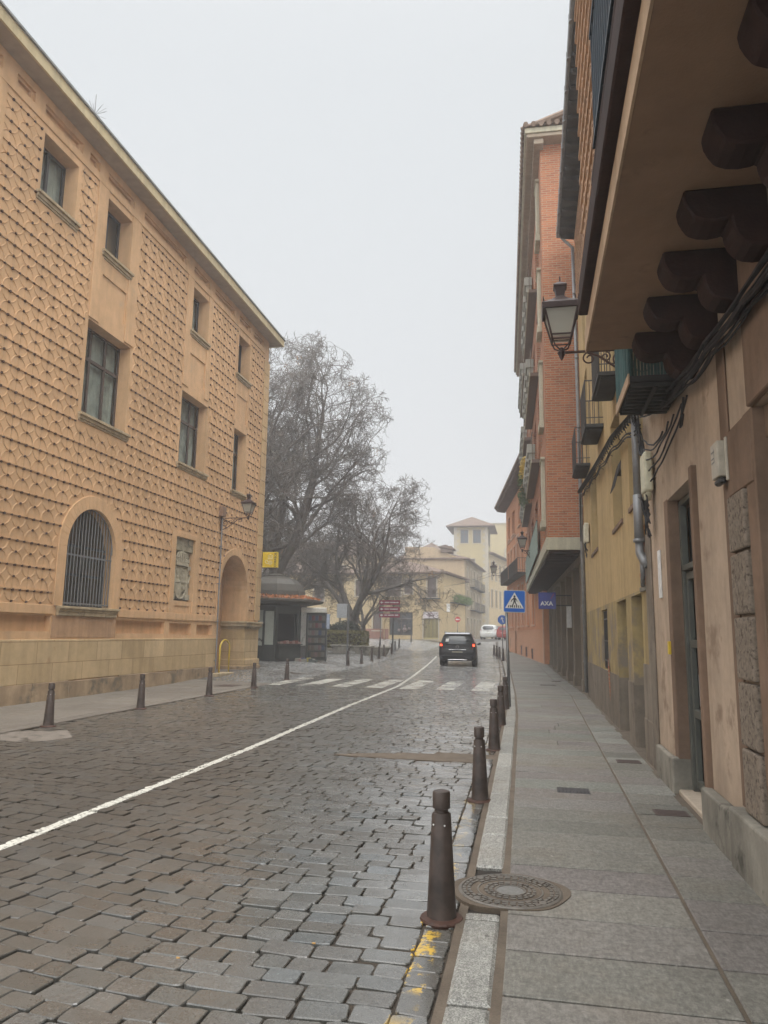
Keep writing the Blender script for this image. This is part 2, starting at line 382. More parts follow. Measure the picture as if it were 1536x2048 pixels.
# ---- materials of the paving
def sett_mat(name, stops, wet=True, paint=True):
    m, nt, b = new_mat(name, .5, .5); P = pos_(nt); s = N_(nt, 'ShaderNodeSeparateXYZ'); nt.links.new(P, s.inputs[0]); X, Y = s.outputs[0], s.outputs[1]
    rn = N_(nt, 'ShaderNodeAttribute', attribute_name='rnd').outputs['Fac']
    c = ramp_(nt, rn, stops)
    n1 = noise_(nt, P, 26, 5, .65); n2 = noise_(nt, P, 160, 3, .6); n3 = noise_(nt, P, .45, 4, .6); n4 = noise_(nt, P, 3.2, 4, .6)
    c = mix_(nt, .55, c, ramp_(nt, n1, [(.25, .5), (.75, 1.0)]), 'MULTIPLY'); c = mix_(nt, .75, c, ramp_(nt, n2, [(.34, .4), (.66, 1.25)]), 'MULTIPLY')
    c = mix_(nt, ramp_(nt, n3, [(.44, 0), (.64, .5)]), c, (.08, .066, .05))         # trodden-in dirt
    left = M_(nt, 'MULTIPLY', M_(nt, 'SUBTRACT', M_(nt, 'MULTIPLY', X, -1.0), 1.6), .45, True)   # the far lane is dull with road dirt
    near = M_(nt, 'SUBTRACT', 1.0, M_(nt, 'MULTIPLY', M_(nt, 'SUBTRACT', Y, 8.0), .08, True), True)
    dull = M_(nt, 'MULTIPLY', left, near)
    c = mix_(nt, M_(nt, 'MULTIPLY', dull, .75), c, (.062, .051, .04)); nt.links.new(M_(nt, 'SUBTRACT', .6, M_(nt, 'MULTIPLY', dull, .42)), b.inputs['Specular IOR Level'])
    rough = M_(nt, 'ADD', ramp_(nt, M_(nt, 'ADD', M_(nt, 'MULTIPLY', n4, .6), M_(nt, 'MULTIPLY', n1, .4)), [(.38, .1), (.66, .36)]), M_(nt, 'MULTIPLY', dull, .35))
    if paint:
        lx = N_(nt, 'ShaderNodeAttribute', attribute_name='lx').outputs['Fac']; ly = N_(nt, 'ShaderNodeAttribute', attribute_name='ly').outputs['Fac']
        pn = noise_(nt, P, 30, 5, .7); ed = M_(nt, 'MULTIPLY', M_(nt, 'SUBTRACT', pn, .5), .05)
        wl = M_(nt, 'LESS_THAN', M_(nt, 'ABSOLUTE', M_(nt, 'ADD', lx, ed)), .052)
        wl = M_(nt, 'MULTIPLY', wl, ramp_(nt, pn, [(.36, .1), (.5, .9)])); wl = M_(nt, 'MULTIPLY', wl, M_(nt, 'LESS_THAN', Y, 47))
        # zebra bars, worn
        fx = M_(nt, 'FRACT', M_(nt, 'DIVIDE', M_(nt, 'ADD', X, 21.2 + 1.78), 1.06))
        zb = M_(nt, 'MULTIPLY', M_(nt, 'LESS_THAN', fx, .5), M_(nt, 'MULTIPLY', M_(nt, 'GREATER_THAN', Y, 22.1), M_(nt, 'LESS_THAN', Y, 26.1)))
        zb = M_(nt, 'MULTIPLY', zb, M_(nt, 'MULTIPLY', M_(nt, 'GREATER_THAN', X, -8.3), M_(nt, 'LESS_THAN', X, -1.1)))
        zb = M_(nt, 'MULTIPLY', zb, ramp_(nt, M_(nt, 'ADD', M_(nt, 'MULTIPLY', noise_(nt, P, 1.1, 3, .6), .7), M_(nt, 'MULTIPLY', pn, .3)), [(.37, .12), (.6, .85)]))
        wl = M_(nt, 'MAXIMUM', wl, zb)
        c = mix_(nt, wl, c, (.66, .65, .58))
        yn = noise_(nt, P, 5.0, 6, .75)
        yl = M_(nt, 'LESS_THAN', M_(nt, 'ABSOLUTE', M_(nt, 'ADD', ly, M_(nt, 'MULTIPLY', M_(nt, 'SUBTRACT', yn, .5), .22))), .055)
        yl = M_(nt, 'MULTIPLY', yl, ramp_(nt, yn, [(.49, 0), (.55, .95)])); yl = M_(nt, 'MULTIPLY', yl, ramp_(nt, noise_(nt, P, 1.3, 2), [(.36, 0), (.44, 1)])); yl = M_(nt, 'MULTIPLY', yl, ramp_(nt, M_(nt, 'MULTIPLY', Y, .1), [(.52, 1), (.62, .25)]))
        c = mix_(nt, yl, c, (.66, .42, .045)); rough = M_(nt, 'MAXIMUM', rough, M_(nt, 'MULTIPLY', M_(nt, 'MAXIMUM', wl, yl), .5))
        # splashes of old white paint
        w2 = ramp_(nt, noise_(nt, P, 3.0, 7, .8), [(.70, 0), (.715, .6)]); c = mix_(nt, M_(nt, 'MULTIPLY', w2, dull), c, (.5, .48, .44))
    wetm = M_(nt, 'MULTIPLY', M_(nt, 'SUBTRACT', 1.0, dull), ramp_(nt, M_(nt, 'ADD', M_(nt, 'MULTIPLY', n3, .6), M_(nt, 'MULTIPLY', n4, .4)), [(.4, .9), (.62, .15)]))
    nt.links.new(wetm, b.inputs['Coat Weight']); b.inputs['Coat Roughness'].default_value = .16          # film of water on the worn lane
    nt.links.new(c, b.inputs['Base Color']); nt.links.new(rough, b.inputs['Roughness'])
    bump_(nt, b, M_(nt, 'ADD', M_(nt, 'MULTIPLY', n1, .3), M_(nt, 'MULTIPLY', n2, .35)), .5, .006)
    return m
mt['sett'] = sett_mat('wet granite setts', [(0, (.12, .12, .108)), (.3, (.17, .17, .155)), (.6, (.15, .142, .125)), (.85, (.21, .21, .195)), (1, (.15, .165, .165))])
def bed_mat(name, c1, c2, rough=.75):
    m, nt, b = new_mat(name, rough, .35); P = pos_(nt); n1 = noise_(nt, P, 4, 5, .6); n2 = noise_(nt, P, 90, 4, .7)
    c = mix_(nt, ramp_(nt, n1, [(.3, 0), (.7, 1)]), c1, c2); c = mix_(nt, .6, c, ramp_(nt, n2, [(.3, .45), (.7, 1)]), 'MULTIPLY')
    nt.links.new(c, b.inputs['Base Color']); bump_(nt, b, n2, .6, .01); return m
mt['bed'] = bed_mat('road joint dirt', (.04, .032, .025), (.1, .078, .056))
mt['mortar'] = bed_mat('brown mortar', (.125, .098, .072), (.2, .16, .12))
mt['joint'] = bed_mat('dark joint', (.03, .025, .02), (.055, .045, .036))
mt['ground'] = bed_mat('ground', (.14, .13, .12), (.2, .19, .17))
mt['concrete'] = bed_mat('old concrete', (.19, .165, .14), (.26, .23, .195))
def slab_mat(name, stops, speck=.5, rough=.6, fine=210):
    m, nt, b = new_mat(name, rough, .35); P = pos_(nt); rn = N_(nt, 'ShaderNodeAttribute', attribute_name='rnd').outputs['Fac']
    c = ramp_(nt, rn, stops); n1 = noise_(nt, P, 1.6, 5, .65); n2 = noise_(nt, P, fine, 3, .75); n3 = noise_(nt, P, 30, 5, .7, 1, 1, 1)
    c = mix_(nt, .5, c, ramp_(nt, n1, [(.3, .62), (.7, 1)]), 'MULTIPLY')
    c = mix_(nt, speck, c, ramp_(nt, n2, [(.34, .3), (.62, 1.35)]), 'MULTIPLY')
    c = mix_(nt, .7, c, ramp_(nt, n3, [(.32, .5), (.65, 1.2)]), 'MULTIPLY')
    c = mix_(nt, .5, c, ramp_(nt, noise_(nt, P, 60, 3, .6, 1, .25, 1), [(.35, .6), (.62, 1.15)]), 'MULTIPLY')
    c = mix_(nt, ramp_(nt, noise_(nt, P, .8, 5, .7), [(.5, 0), (.7, .5)]), c, (.15, .12, .088))
    c = mix_(nt, ramp_(nt, noise_(nt, P, 13, 3, .6), [(.72, 0), (.76, .5)]), c, (.5, .48, .43)); c = mix_(nt, ramp_(nt, noise_(nt, P, 9, 3, .6, 1.3, 1, 1), [(.24, .7), (.28, 0)]), c, (.07, .065, .055))
    nt.links.new(c, b.inputs['Base Color']); nt.links.new(ramp_(nt, n1, [(.3, rough - .16), (.7, rough + .12)]), b.inputs['Roughness'])
    bump_(nt, b, M_(nt, 'ADD', n2, n3), .35, .006); return m
mt['slab'] = slab_mat('granite pavement slabs', [(0, (.2, .195, .168)), (.4, (.285, .27, .235)), (.7, (.235, .212, .198)), (.9, (.31, .31, .275)), (1, (.215, .225, .195))])
mt['kerb'] = slab_mat('speckled granite kerb', [(0, (.34, .34, .31)), (1, (.44, .43, .39))], .85, .55, 120)
mt['slab_l'] = slab_mat('left pavement slabs', [(0, (.2, .18, .155)), (1, (.27, .245, .21))], .4, .6)
# ---- far ground sheet
ys = np.concatenate([np.linspace(-40, 20, 16), np.linspace(22, 100, 60), np.array([120, 160, 220, 400, 900])]); xs = np.array([-500, -120, -60, -30, -20, -14, -11, -10, -9, -8, -4, 0, 2, 6, 20, 60, 500.])
GX, GY = np.meshgrid(xs, ys); V = np.stack([GX.ravel(), GY.ravel(), T(GX, GY).ravel() - .075], 1)
nx = len(xs); I = (np.arange(len(ys) - 1)[:, None] * nx + np.arange(nx - 1)[None]).ravel()
o = np_mesh('ground', V, [np.stack([I, I + 1, I + 1 + nx, I + nx], 1)], [mt['ground']]); tag(o, kind='structure')
# ---- road: joint bed + setts in one sheet
def grid(x0f, x1f, ya, yb, ny, nxx, zf):
    yy = np.linspace(ya, yb, ny); tt = np.linspace(0, 1, nxx); X = x0f(yy)[:, None] * (1 - tt) + x1f(yy)[:, None] * tt; Y = np.repeat(yy[:, None], nxx, 1)
    Z = T(X, Y) + zf(X, Y); I = (np.arange(ny - 1)[:, None] * nxx + np.arange(nxx - 1)[None]).ravel()
    return np.stack([X.ravel(), Y.ravel(), Z.ravel()], 1), np.stack([I, I + 1, I + 1 + nxx, I + nxx], 1)
def bedz(X, Y):
    wv = .5 + .25 * np.sin(X * 1.3 + Y * .7) + .25 * np.sin(X * 2.1 - Y * 1.1 + 2)
    return -.028 + .0205 * ss(-X, 1.6, 3.6) * (1 - ss(Y, 11, 17)) * wv + .021 * ss(X, -1.5, -.8) * (.55 + .45 * np.sin(Y * 1.9) ** 2)
bV, bF = grid(lambda y: -8.05 + 0 * y, kx, 1.0, 76, 300, 40, bedz)
cxs, cys, aa, bb, hh, rr = [], [], [], [], [], []
y = 1.6; row = 0
while y < 74:
    rh = .146 + rng.uniform(-.016, .016); x = -.72 + (.0 if row % 2 else .12)
    xr = kx(y) - .2; x = xr + .012
    while x > -7.98:
        L = rng.uniform(.15, .285); c = x - L / 2
        d = -1.0 - c; off = .0 if d < 0 else (.16 * min(d, 1.6) ** 2 * .5 + (.26 * (d - 1.6) if d > 1.6 else 0)) * .8
        yy = y + off * (1 - float(ss(y, 20, 34)) * .8) + .05 * math.sin(c * 1.7 + y * .35)
        slope = -math.atan(min(.26, max(0, d) * .16) * .8 * (1 - float(ss(y, 20, 34)) * .8))
        pc = (-2.6 < c < -.3) and abs(yy - (10.15 + .14 * (c + 1))) < .36 * (1 - max(0, (-1.2 - c) / 1.6))
        if not pc and c - L / 2 > -8.12 and 1.4 < yy:
            cxs.append(c); cys.append(yy); aa.append(L / 2 - rng.uniform(.003, .0065)); bb.append(rh / 2 - rng.uniform(.003, .0065)); hh.append(rng.normal(0, .0027)); rr.append(slope + rng.normal(0, .025))
        x -= L
    y += rh; row += 1
# a column of setts laid lengthways against the kerb
y = 1.6
while y < 60:
    L = rng.uniform(.16, .26); cxs.append(float(kx(y)) - .105); cys.append(y + L / 2); aa.append(.078); bb.append(L / 2 - .008); hh.append(rng.normal(.002, .003)); rr.append(rng.normal(0, .03)); y += L
cxs, cys, aa, bb, hh, rr = map(np.array, (cxs, cys, aa, bb, hh, rr))
nearm = cys < 14; VV = [bV]; FF4 = [bF]; FC = []; n0 = len(bV); RN = [np.zeros(n0)]; mi4 = [np.zeros(len(bF))]; mic = []
for msk, k in ((nearm, 16), (~nearm, 8)):
    v, q, c = stones(cxs[msk], cys[msk], aa[msk], bb[msk], hh[msk], (.017), rr[msk], k, 9 if k > 8 else 9, .945, .05, None, .005)
    FF4.append(q + n0); FC.append(c + n0); VV.append(v); RN.append(np.repeat(rng.random(msk.sum()), 3 * k)); n0 += len(v); mi4.append(np.ones(len(q))); mic.append(np.ones(len(c)))
V = np.concatenate(VV); faces = [np.concatenate(FF4)] + FC
o = np_mesh('road', V, faces, [mt['bed'], mt['sett']], dict(rnd=np.concatenate(RN), lx=V[:, 0] - lxf(V[:, 1]), ly=V[:, 0] - (kx(V[:, 1]) - .13)), np.concatenate(mi4 + mic))
tag(o, kind='structure')
# ---- paved square on the left behind the yellow-brown building
cxs, cys, aa, bb = [], [], [], []
y = 21.6
while y < 76:
    s = .125 if y < 45 else .2
    x = -8.02 if y < 76 else -9; xl = -10.8 if y < 28.4 else -20.5
    while x > xl:
        L = rng.uniform(.11, .16) * (s / .125); cxs.append(x - L / 2); cys.append(y + rng.normal(0, .004)); aa.append(L / 2 - .007); bb.append(s / 2 - .007); x -= L
    y += s
n = len(cxs); v, q, c = stones(*map(np.array, (cxs, cys, aa, bb)), rng.normal(.0, .003, n), .022, rng.normal(0, .04, n), 6, 6)
gv, gf = grid(lambda y: np.where(y < 28.4, -10.8, -21) * 1., lambda y: -7.95 + 0 * y, 21.5, 76.5, 120, 24, lambda X, Y: -.012 + 0 * X)
V = np.concatenate([gv, v]); n0 = len(gv)
o = np_mesh('plaza', V, [np.concatenate([gf, q + n0]), c + n0], [mt['bed'], mt['sett']], dict(rnd=np.concatenate([np.zeros(n0), np.repeat(rng.random(n), 18)]), lx=np.full(len(V), 9.), ly=np.full(len(V), 9.)),
            np.concatenate([np.zeros(len(gf)), np.ones(len(q)), np.ones(len(c))])); tag(o, kind='structure')
# ---- right pavement: mortar bed, two columns of slabs
MANH = (-.165, 5.0)
P4, PV, RN, mi, n0 = [], [], [], [], 0
JC = lambda y: np.interp(y, [0, 21, 43, 60], [.82, .98, .1, -2.1])
for x0f, x1f, zz, m_ in ((lambda y: kx(y) - .01, lambda y: wx(y) + .4, -.004, 3), (lambda y: kx(y) - .012, lambda y: kx(y) + .04, .012, 0), (lambda y: kx(y) + .22 + .008 * np.sin(y * 3.1), lambda y: kx(y) + .275 + .007 * np.sin(y * 5.3), .015, 0), (lambda y: JC(y) - .004, lambda y: JC(y) + .03, .013, 0), (lambda y: wx(y) - .16, lambda y: wx(y) + .4, .014, 0)):
    bv, bf = grid(x0f, x1f, 0.5, 62, 260, 4, lambda X, Y: zz + (.003 * np.sin(Y * 9) * np.sin(Y * 2.3 + X * 5) if m_ == 0 else 0) + 0 * X); P4.append(bf + n0); PV.append(bv); RN.append(np.zeros(len(bv))); mi.append(np.full(len(bf), m_)); n0 += len(bv)
def slab(x0a, x1a, x0b, x1b, ya, yb, ztop, mi_id, lip=.004, ch=.006):
    """a slab with chamfered edges, quads subdivided so that it follows the ground"""
    global n0
    def pt(s, t): return ((x0a * (1 - t) + x0b * t) * (1 - s) + (x1a * (1 - t) + x1b * t) * s, ya * (1 - t) + yb * t)
    L = [(0, 0, -.03), (1, 0, -.03), (1, 1, -.03), (0, 1, -.03)]
    vs = []; w_ = max(.05, x1a - x0a); h_ = yb - ya; i = .006
    for dz, ins in ((-.03, 0), (-lip, 0), (0, ch)):
        for s, t in ((0, 0), (1, 0), (1, 1), (0, 1)):
            s2 = s + (1 - 2 * s) * ins / w_; t2 = t + (1 - 2 * t) * ins / h_
            X, Y = pt(s2, t2); vs.append((X, Y, Tf(X, Y) + ztop + dz + tl[0] * (s - .5) + tl[1] * (t - .5)))
    q = []
    for r in (0, 4):
        for a in range(4): q.append((r + a, r + (a + 1) % 4, r + 4 + (a + 1) % 4, r + 4 + a))
    q.append((8, 9, 10, 11)); PV.append(np.array(vs)); P4.append(np.array(q) + n0); RN.append(np.full(12, rng.random())); mi.append(np.full(9, mi_id)); n0 += 12
def near_manhole(ya, yb, xa): return (yb > MANH[1] - .36 and ya < MANH[1] + .4)
y = .9; ylist = []
while y < 61:
    d = rng.choice([.44, .46, .47, .5]) if y < 30 else .6
    tl = rng.normal(0, .002, 2); y1 = y + d
    a0, a1 = float(kx(y)) + .27, float(kx(y1)) + .27
    j0 = lambda yy: float(np.interp(yy, [0, 21, 43, 60], [.82, .98, .1, -2.1]))
    if y < 9 or rng.random() < .8: slab(a0 , j0(y), a1 , j0(y1), y + .008, y1 - .007, .022, 1)
    else:
        mid = rng.uniform(.4, .6); c0 = a0 * (1 - mid) + j0(y) * mid; c1 = a1 * (1 - mid) + j0(y1) * mid
        slab(a0, c0 - .004, a1, c1 - .004, y + .008, y1 - .007, .022, 1); slab(c0 + .004, j0(y), c1 + .004, j0(y1), y + .008, y1 - .007, .022, 1)
    e = .1 + (.03 if rng.random() < .4 else 0)
    if wx(y) - e - (j0(y) + .035) > .15:
        tl = rng.normal(0, .002, 2); slab(j0(y) + .024, float(wx(y)) - e, j0(y1) + .024, float(wx(y1)) - e, y + .008, y1 - .007, .021, 1)
    y = y1
y = 1.0
while y < 60:
    L = rng.choice([.45, .6, .85, 1.0]) if y < 9 else 1.0
    if y < 4.6 < y + L: L = 4.6 - y
    if 4.6 <= y < 5.42: y = 5.46; continue
    tl = rng.normal(0, .002, 2); k0, k1 = float(kx(y)), float(kx(y + L)); slab(k0 + .035, k0 + .225, k1 + .035, k1 + .225, y + .012, y + L - .012, .026, 2, .012, .018); y += L
V = np.concatenate(PV); o = np_mesh('pavement', V, [np.concatenate(P4)], [mt['mortar'], mt['slab'], mt['kerb'], mt['joint']], dict(rnd=np.concatenate(RN)), np.concatenate(mi)); tag(o, kind='structure')
# ---- left pavement along the ochre building
PV, P4, RN, mi, n0 = [], [], [], [], 0
bv, bf = grid(lambda y: -11.0 + 0 * y, lambda y: -7.98 + 0 * y, 2, 21.6, 30, 10, lambda X, Y: .006 + 0 * X); PV.append(bv); P4.append(bf); RN.append(np.full(len(bv), .5)); mi.append(np.zeros(len(bf))); n0 = len(bv)
y = 3
while y < 21.4:
    for xa, xb in ((-10.66, -9.5), (-9.49, -8.3), (-8.28, -8.0)):
        tl = rng.normal(0, .002, 2); slab(xa, xb, xa, xb, y + .003, y + 1.5 - .003, .018, 1)
    y += 1.5
V = np.concatenate(PV); o = np_mesh('pavement', V, [np.concatenate(P4)], [mt['mortar'], mt['slab_l']], dict(rnd=np.concatenate(RN)), np.concatenate(mi)); tag(o, kind='structure')
# patches of cement in the road
mb = MB(); pts = [(-.46, 9.78), (-.44, 10.62), (-.9, 10.62), (-1.5, 10.45), (-2.3, 10.12), (-2.7, 9.93), (-2.2, 9.85), (-1.6, 9.82), (-1.0, 9.8)]
mb.prism(pts, -.03, .0, 0); mb.prism([(-8.0, 10.6), (-7.3, 11.0), (-6.75, 10.3), (-6.9, 9.9), (-7.3, 9.7), (-7.9, 9.9)], -.03, .004, 1)
o = mb.build('road_patch', [mt['mortar'], mt['concrete']]); tag(o, kind='structure')
# ================================================================== ochre building on the left
FL = Fr((-10.65, 0), (0, 1), (1, 0))
U0, U1 = 2.0, 28.05
bld = thing('palace_building', 'long ochre plaster building with interlaced ring relief and deep eaves', 'building', (-10.65, 15, 0))
def adopt(o, p):
    """parent a mesh built in world space to a thing, keeping it in place"""
    M = Matrix.Translation(Vector(p.location)) @ p.rotation_euler.to_matrix().to_4x4()
    o.parent = p; o.matrix_parent_inverse = M.inverted(); return o
W3 = [(8.9, 10.3, 11.25, 12.72), (13.36, 14.66, 11.25, 12.72), (15.93, 17.14, 11.22, 12.72), (20.96, 22.15, 11.18, 12.70), (24.8, 25.98, 11.1, 12.65)]
W2 = [(8.3, 10.3, 6.78, 9.2), (15.53, 17.54, 6.78, 9.2), (20.62, 22.5, 6.74, 9.06), (24.82, 26.0, 6.68, 9.02)]
PIL = [(7.95, 12.05), (15.5, 17.6), (20.55, 22.45), (24.72, 26.05)]
holes = [(a, b, c, d, .42) for a, b, c, d in W3] + [(a, b, c, d, .4) for a, b, c, d in W2]
holes += [(15.4, 17.47, 2.12, 3.5, .32, True)]                      # barred arch window
holes += [(24.2, 26.68, -.3, 3.1, 1.25, True)]                     # porch
holes += [(20.8, 22.1, 2.5, 4.46, .16)]                            # niche
FRZ = []
edges = [8.2, 10.3, 10.75, 11.9, 12.35, 12.95, 13.3, 14.75, 15.05, 15.5, 15.9, 17.2, 17.75, 20.4, 20.95, 22.15, 22.6, 24.4, 24.85, 25.95, 26.35, 27.4]
for i in range(0, len(edges), 2): FRZ.append((edges[i], edges[i + 1], 13.14, 13.4, .13))
LOW = [(4.6, 8.8, 1.54, 1.88, .14), (9.1, 15.05, 1.54, 1.88, .14), (17.72, 20.4, 1.5, 1.85, .14), (20.7, 22.15, 1.47, 1.82, .14), (22.55, 23.75, 1.46, 1.8, .14)]
SPD = [(15.95, 17.12, 9.72, 10.6, .035), (21.0, 22.15, 9.55, 10.45, .035), (24.92, 25.92, 9.4, 10.35, .035)]
NIC = [(20.95, 21.95, 1.98, 2.36, .025)]
mb = MB(); FL.skin(mb, U0, U1, -.3, 13.6, holes + FRZ + LOW + SPD + NIC)
for h in FRZ + LOW + SPD + NIC: FL.quad(mb, h[0], h[1], h[2], h[3], -h[4])
for a, b, c, d, dp in FRZ:   # a second step inside every frieze panel
    FL.skin(mb, a, b, c, d, [(a + .09, b - .09, c + .05, d - .05, .07)], 0, -.06)
FL.box(mb, 20.8, 22.1, 2.35, 2.5, -.16, -.005)
# volume of the house behind the skin
mb.box(-24, -11.6, U0, U1, -.3, 13.6)
for a, b in ((U0, 24.12), (26.76, U1)): mb.box(-11.75, -11.25, a, b, -.3, 13.6)
mb.add([(-10.65, U1, -.3), (-24, U1, -.3), (-24, U1, 13.6), (-10.65, U1, 13.6)], [(0, 1, 2, 3)])
mb.add([(-10.65, U0, -.3), (-24, U0, -.3), (-24, U0, 13.6), (-10.65, U0, 13.6)], [(0, 1, 2, 3)])
mb.add([(-10.65, U0, 13.6), (-10.65, U1, 13.6), (-24, U1, 13.6), (-24, U0, 13.6)], [(0, 1, 2, 3)])
adopt(mb.build('wall', mt['ochre']), bld)
# raised flat bands and pilaster strips
mb = MB(); T_ = .03
def fbox(a, b, c, d, t=T_): FL.box(mb, a, b, c, d, 0.0015, t)
fbox(U0, 27.5, 12.9, 13.06, .035)
for (a, b), wsx in zip(PIL, ((8.3, 10.3), (15.53, 17.54), (20.62, 22.5), (24.82, 26.0))):
    w3 = {7.95: (8.9, 10.3), 15.5: (15.93, 17.14), 20.55: (20.96, 22.15), 24.72: (24.8, 25.98)}[a]
    fbox(a, w3[0], 9.25, 12.898); fbox(w3[1], b, 9.25, 12.898)
# band above the plinth panels
for a, b in ((U0, 15.09), (17.8, 24.0)): fbox(a, b, 1.92, 2.12, .035)
# surround of the arch window
def arch_band(uc, vs, r0, r1, v0, t, n=24):
    for sgn in (-1, 1): FL.box(mb, uc + min(sgn * r0, sgn * r1), uc + max(sgn * r0, sgn * r1), v0, vs, .0015, t)
    for i in range(n):
        a0, a1 = math.pi * i / n, math.pi * (i + 1) / n
        q = [(uc + r * math.cos(a), vs + r * math.sin(a)) for r, a in ((r0, a0), (r1, a0), (r1, a1), (r0, a1))]
        mb.hexa([FL.p(*x, .0015) for x in q] + [FL.p(*x, t) for x in q])
arch_band(16.435, 3.5, 1.036, 1.36, 2.12, .035)
fbox(20.52, 20.8, 1.9, 4.62); fbox(22.1, 22.42, 1.9, 4.62); fbox(20.8, 22.1, 4.46, 4.62); fbox(20.8, 22.1, 1.9, 1.96)
arch_band(25.44, 3.1, 1.242, 1.48, 2.0, .04)
adopt(mb.build('trim', mt['ochre'], bevel=.006), bld)
# quoin strip at the far corner
mb = MB()
for k in range(24):
    z0 = .35 + k * .56
    if z0 + .54 > 13.0: break
    if z0 < 2.0: continue
    FL.box(mb, 27.55, 28.1, z0, z0 + .545, .0015, .05)
adopt(mb.build('quoin', plaster('quoin plaster', (.6, .42, .23), .1, .8, .25, .25), bevel=.012), bld)
# relief
def ok(u, v):
    if not (2.14 < v < 12.88): return False
    if u > 27.5 or u < 4: return False
    for a, b in PIL:
        if a - .02 < u < b + .02 and v > 6.6 + (0 if a > 9 else 0):
            return False
    for a, b, c, d in W3 + W2:
        if a - .12 < u < b + .12 and c - .28 < v < d + .03: return False
    if (u - 16.435) ** 2 + (max(v, 3.5) - 3.5) ** 2 < 1.37 ** 2 and (v > 3.5 or abs(u - 16.435) < 1.38): return False
    if abs(u - 25.44) < 1.5 and (v < 3.1 or (u - 25.44) ** 2 + (v - 3.1) ** 2 < 1.49 ** 2): return False
    if 20.48 < u < 22.45 and v < 4.65: return False
    if u > 26.9 and v < 2.3: return False
    return True
mb = MB(); relief(mb, FL, 6.2, 27.5, 2.42, 21, .468, .5155, ok, 0, .015, .024, .025)
adopt(mb.build('relief_ornament', [mt['ochre_relief'], mt['slag']]), bld)
# stone plinth and base course
mb = MB(); FL.box(mb, U0, 24.18, .42, 1.36, -.2, .035); adopt(mb.build('plinth', mt['limestone'], bevel=.01), bld)
mb = MB(); u = U0
while u < 24.1:
    L = random.uniform(.7, 1.5); L = min(L, 24.16 - u); h = .42 - random.choice([0, 0, .0, .02]); FL.box(mb, u, u + L - .006, -.3, h, -.2, .045 + random.uniform(-.012, .02)); u += L
adopt(mb.build('base_course', mt['lowstone'], bevel=.012), bld)
# pier right of the porch: moulded impost, ashlar, base
mb = MB()
mb.box(-11.58, -10.62, 26.6, 28.08, .55, 1.68, 0); 
mb.box(-11.58, -10.57, 26.54, 28.14, .3, .56, 0); mb.box(-11.58, -10.54, 26.5, 28.2, -.3, .31, 1)
for z0, z1, o_ in ((1.68, 1.74, .02), (1.74, 1.79, .05), (1.79, 1.9, .1), (1.9, 1.97, .13)): mb.box(-11.58, -10.62 + o_, 26.6 - o_, 28.08 + o_, z0, z1, 2)
adopt(mb.build('pier', [mt['limestone'], mt['lowstone'], mt['sillstone']], bevel=.01), bld)
# porch floor, step, inner wall and door
mb = MB(); mb.box(-12.6, -10.66, 24.22, 26.68, -.2, .2); adopt(mb.build('porch_floor', mt['concrete']), bld)
mb = MB(); mb.box(-11.6, -11.56, 24.26, 26.6, .2, 4.3)
adopt(mb.build('porch_wall', mt['ochre_low']), bld)
mb = MB(); mb.box(-10.66, -10.25, 23.6, 24.85, -.1, .2); adopt(mb.build('step', mt['sillstone'], bevel=.015), bld)
# eaves: soffit slab, cream fascia, gutter line, roof
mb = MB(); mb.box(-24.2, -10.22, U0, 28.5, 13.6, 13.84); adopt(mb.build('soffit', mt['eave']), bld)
mb = MB(); mb.box(-10.22, -10.17, U0, 28.55, 13.58, 13.85, 0); mb.box(-12, -10.22, 28.5, 28.55, 13.58, 13.85, 0); mb.box(-10.3, -10.12, U0, 28.6, 13.85, 13.9, 1); adopt(mb.build('fascia', [mt['fascia'], mt['grey_metal']]), bld)
mb = MB(); mb.hexa([(-10.2, U0, 13.91), (-10.2, 28.55, 13.91), (-17, 22, 15.7), (-17, U0, 15.7), (-10.2, U0, 13.95), (-10.2, 28.55, 13.95), (-17, 22, 15.8), (-17, U0, 15.8)])
mb.hexa([(-24.2, U0, 13.9), (-24.2, 28.5, 13.9), (-17, 22, 15.7), (-17, U0, 15.7), (-24.2, U0, 14.0), (-24.2, 28.5, 14.0), (-17, 22, 15.8), (-17, U0, 15.8)])
adopt(mb.build('roof', mt['tile']), bld)
# windows
def window(par, fr, a, b, c, d, w, cols=3, tr=.62, fm='frame', fw=.055, curtain=True, gl='glass', rows=None):
    mb = MB(); t = .05
    bx = lambda u0, u1, v0, v1, e=0: fr.box(mb, u0, u1, v0, v1, w - t - e, w + e)
    bx(a, a + fw, c, d); bx(b - fw, b, c, d); bx(a + fw, b - fw, c, c + fw); bx(a + fw, b - fw, d - fw, d)
    for k in range(1, cols):
        u = a + (b - a) * k / cols; bx(u - fw * .6, u + fw * .6, c + fw, d - fw, .004)
    vs = rows if rows else ([tr] if tr else [])
    for q in vs:
        v = c + (d - c) * q; bx(a + fw, b - fw, v - fw * .7, v + fw * .7, .008)
    f = adopt(mb.build('window', mt[fm]), par)
    mb = MB(); fr.quad(mb, a + fw * .5, b - fw * .5, c + fw * .5, d - fw * .5, w - .03); g = mb.build('pane', mt[gl]); sub(g, f, par)
    mb = MB()
    if curtain:
        n = max(8, int((b - a) / .045)); vs_ = []; 
        for i in range(n + 1):
            u = a + (b - a) * i / n; ww = w - .13 + .015 * math.sin(i * 2.1) + .008 * math.sin(i * 5.3)
            vs_ += [fr.p(u, c, ww), fr.p(u, d, ww)]
        mb.add(vs_, [(2 * i, 2 * i + 2, 2 * i + 3, 2 * i + 1) for i in range(n)]); g = mb.build('curtain', mt['curtain'])
    else:
        fr.box(mb, a, b, c, d, w - .5, w - .45); g = mb.build('backing', mt['dark'])
    sub(g, f, par)
    return f
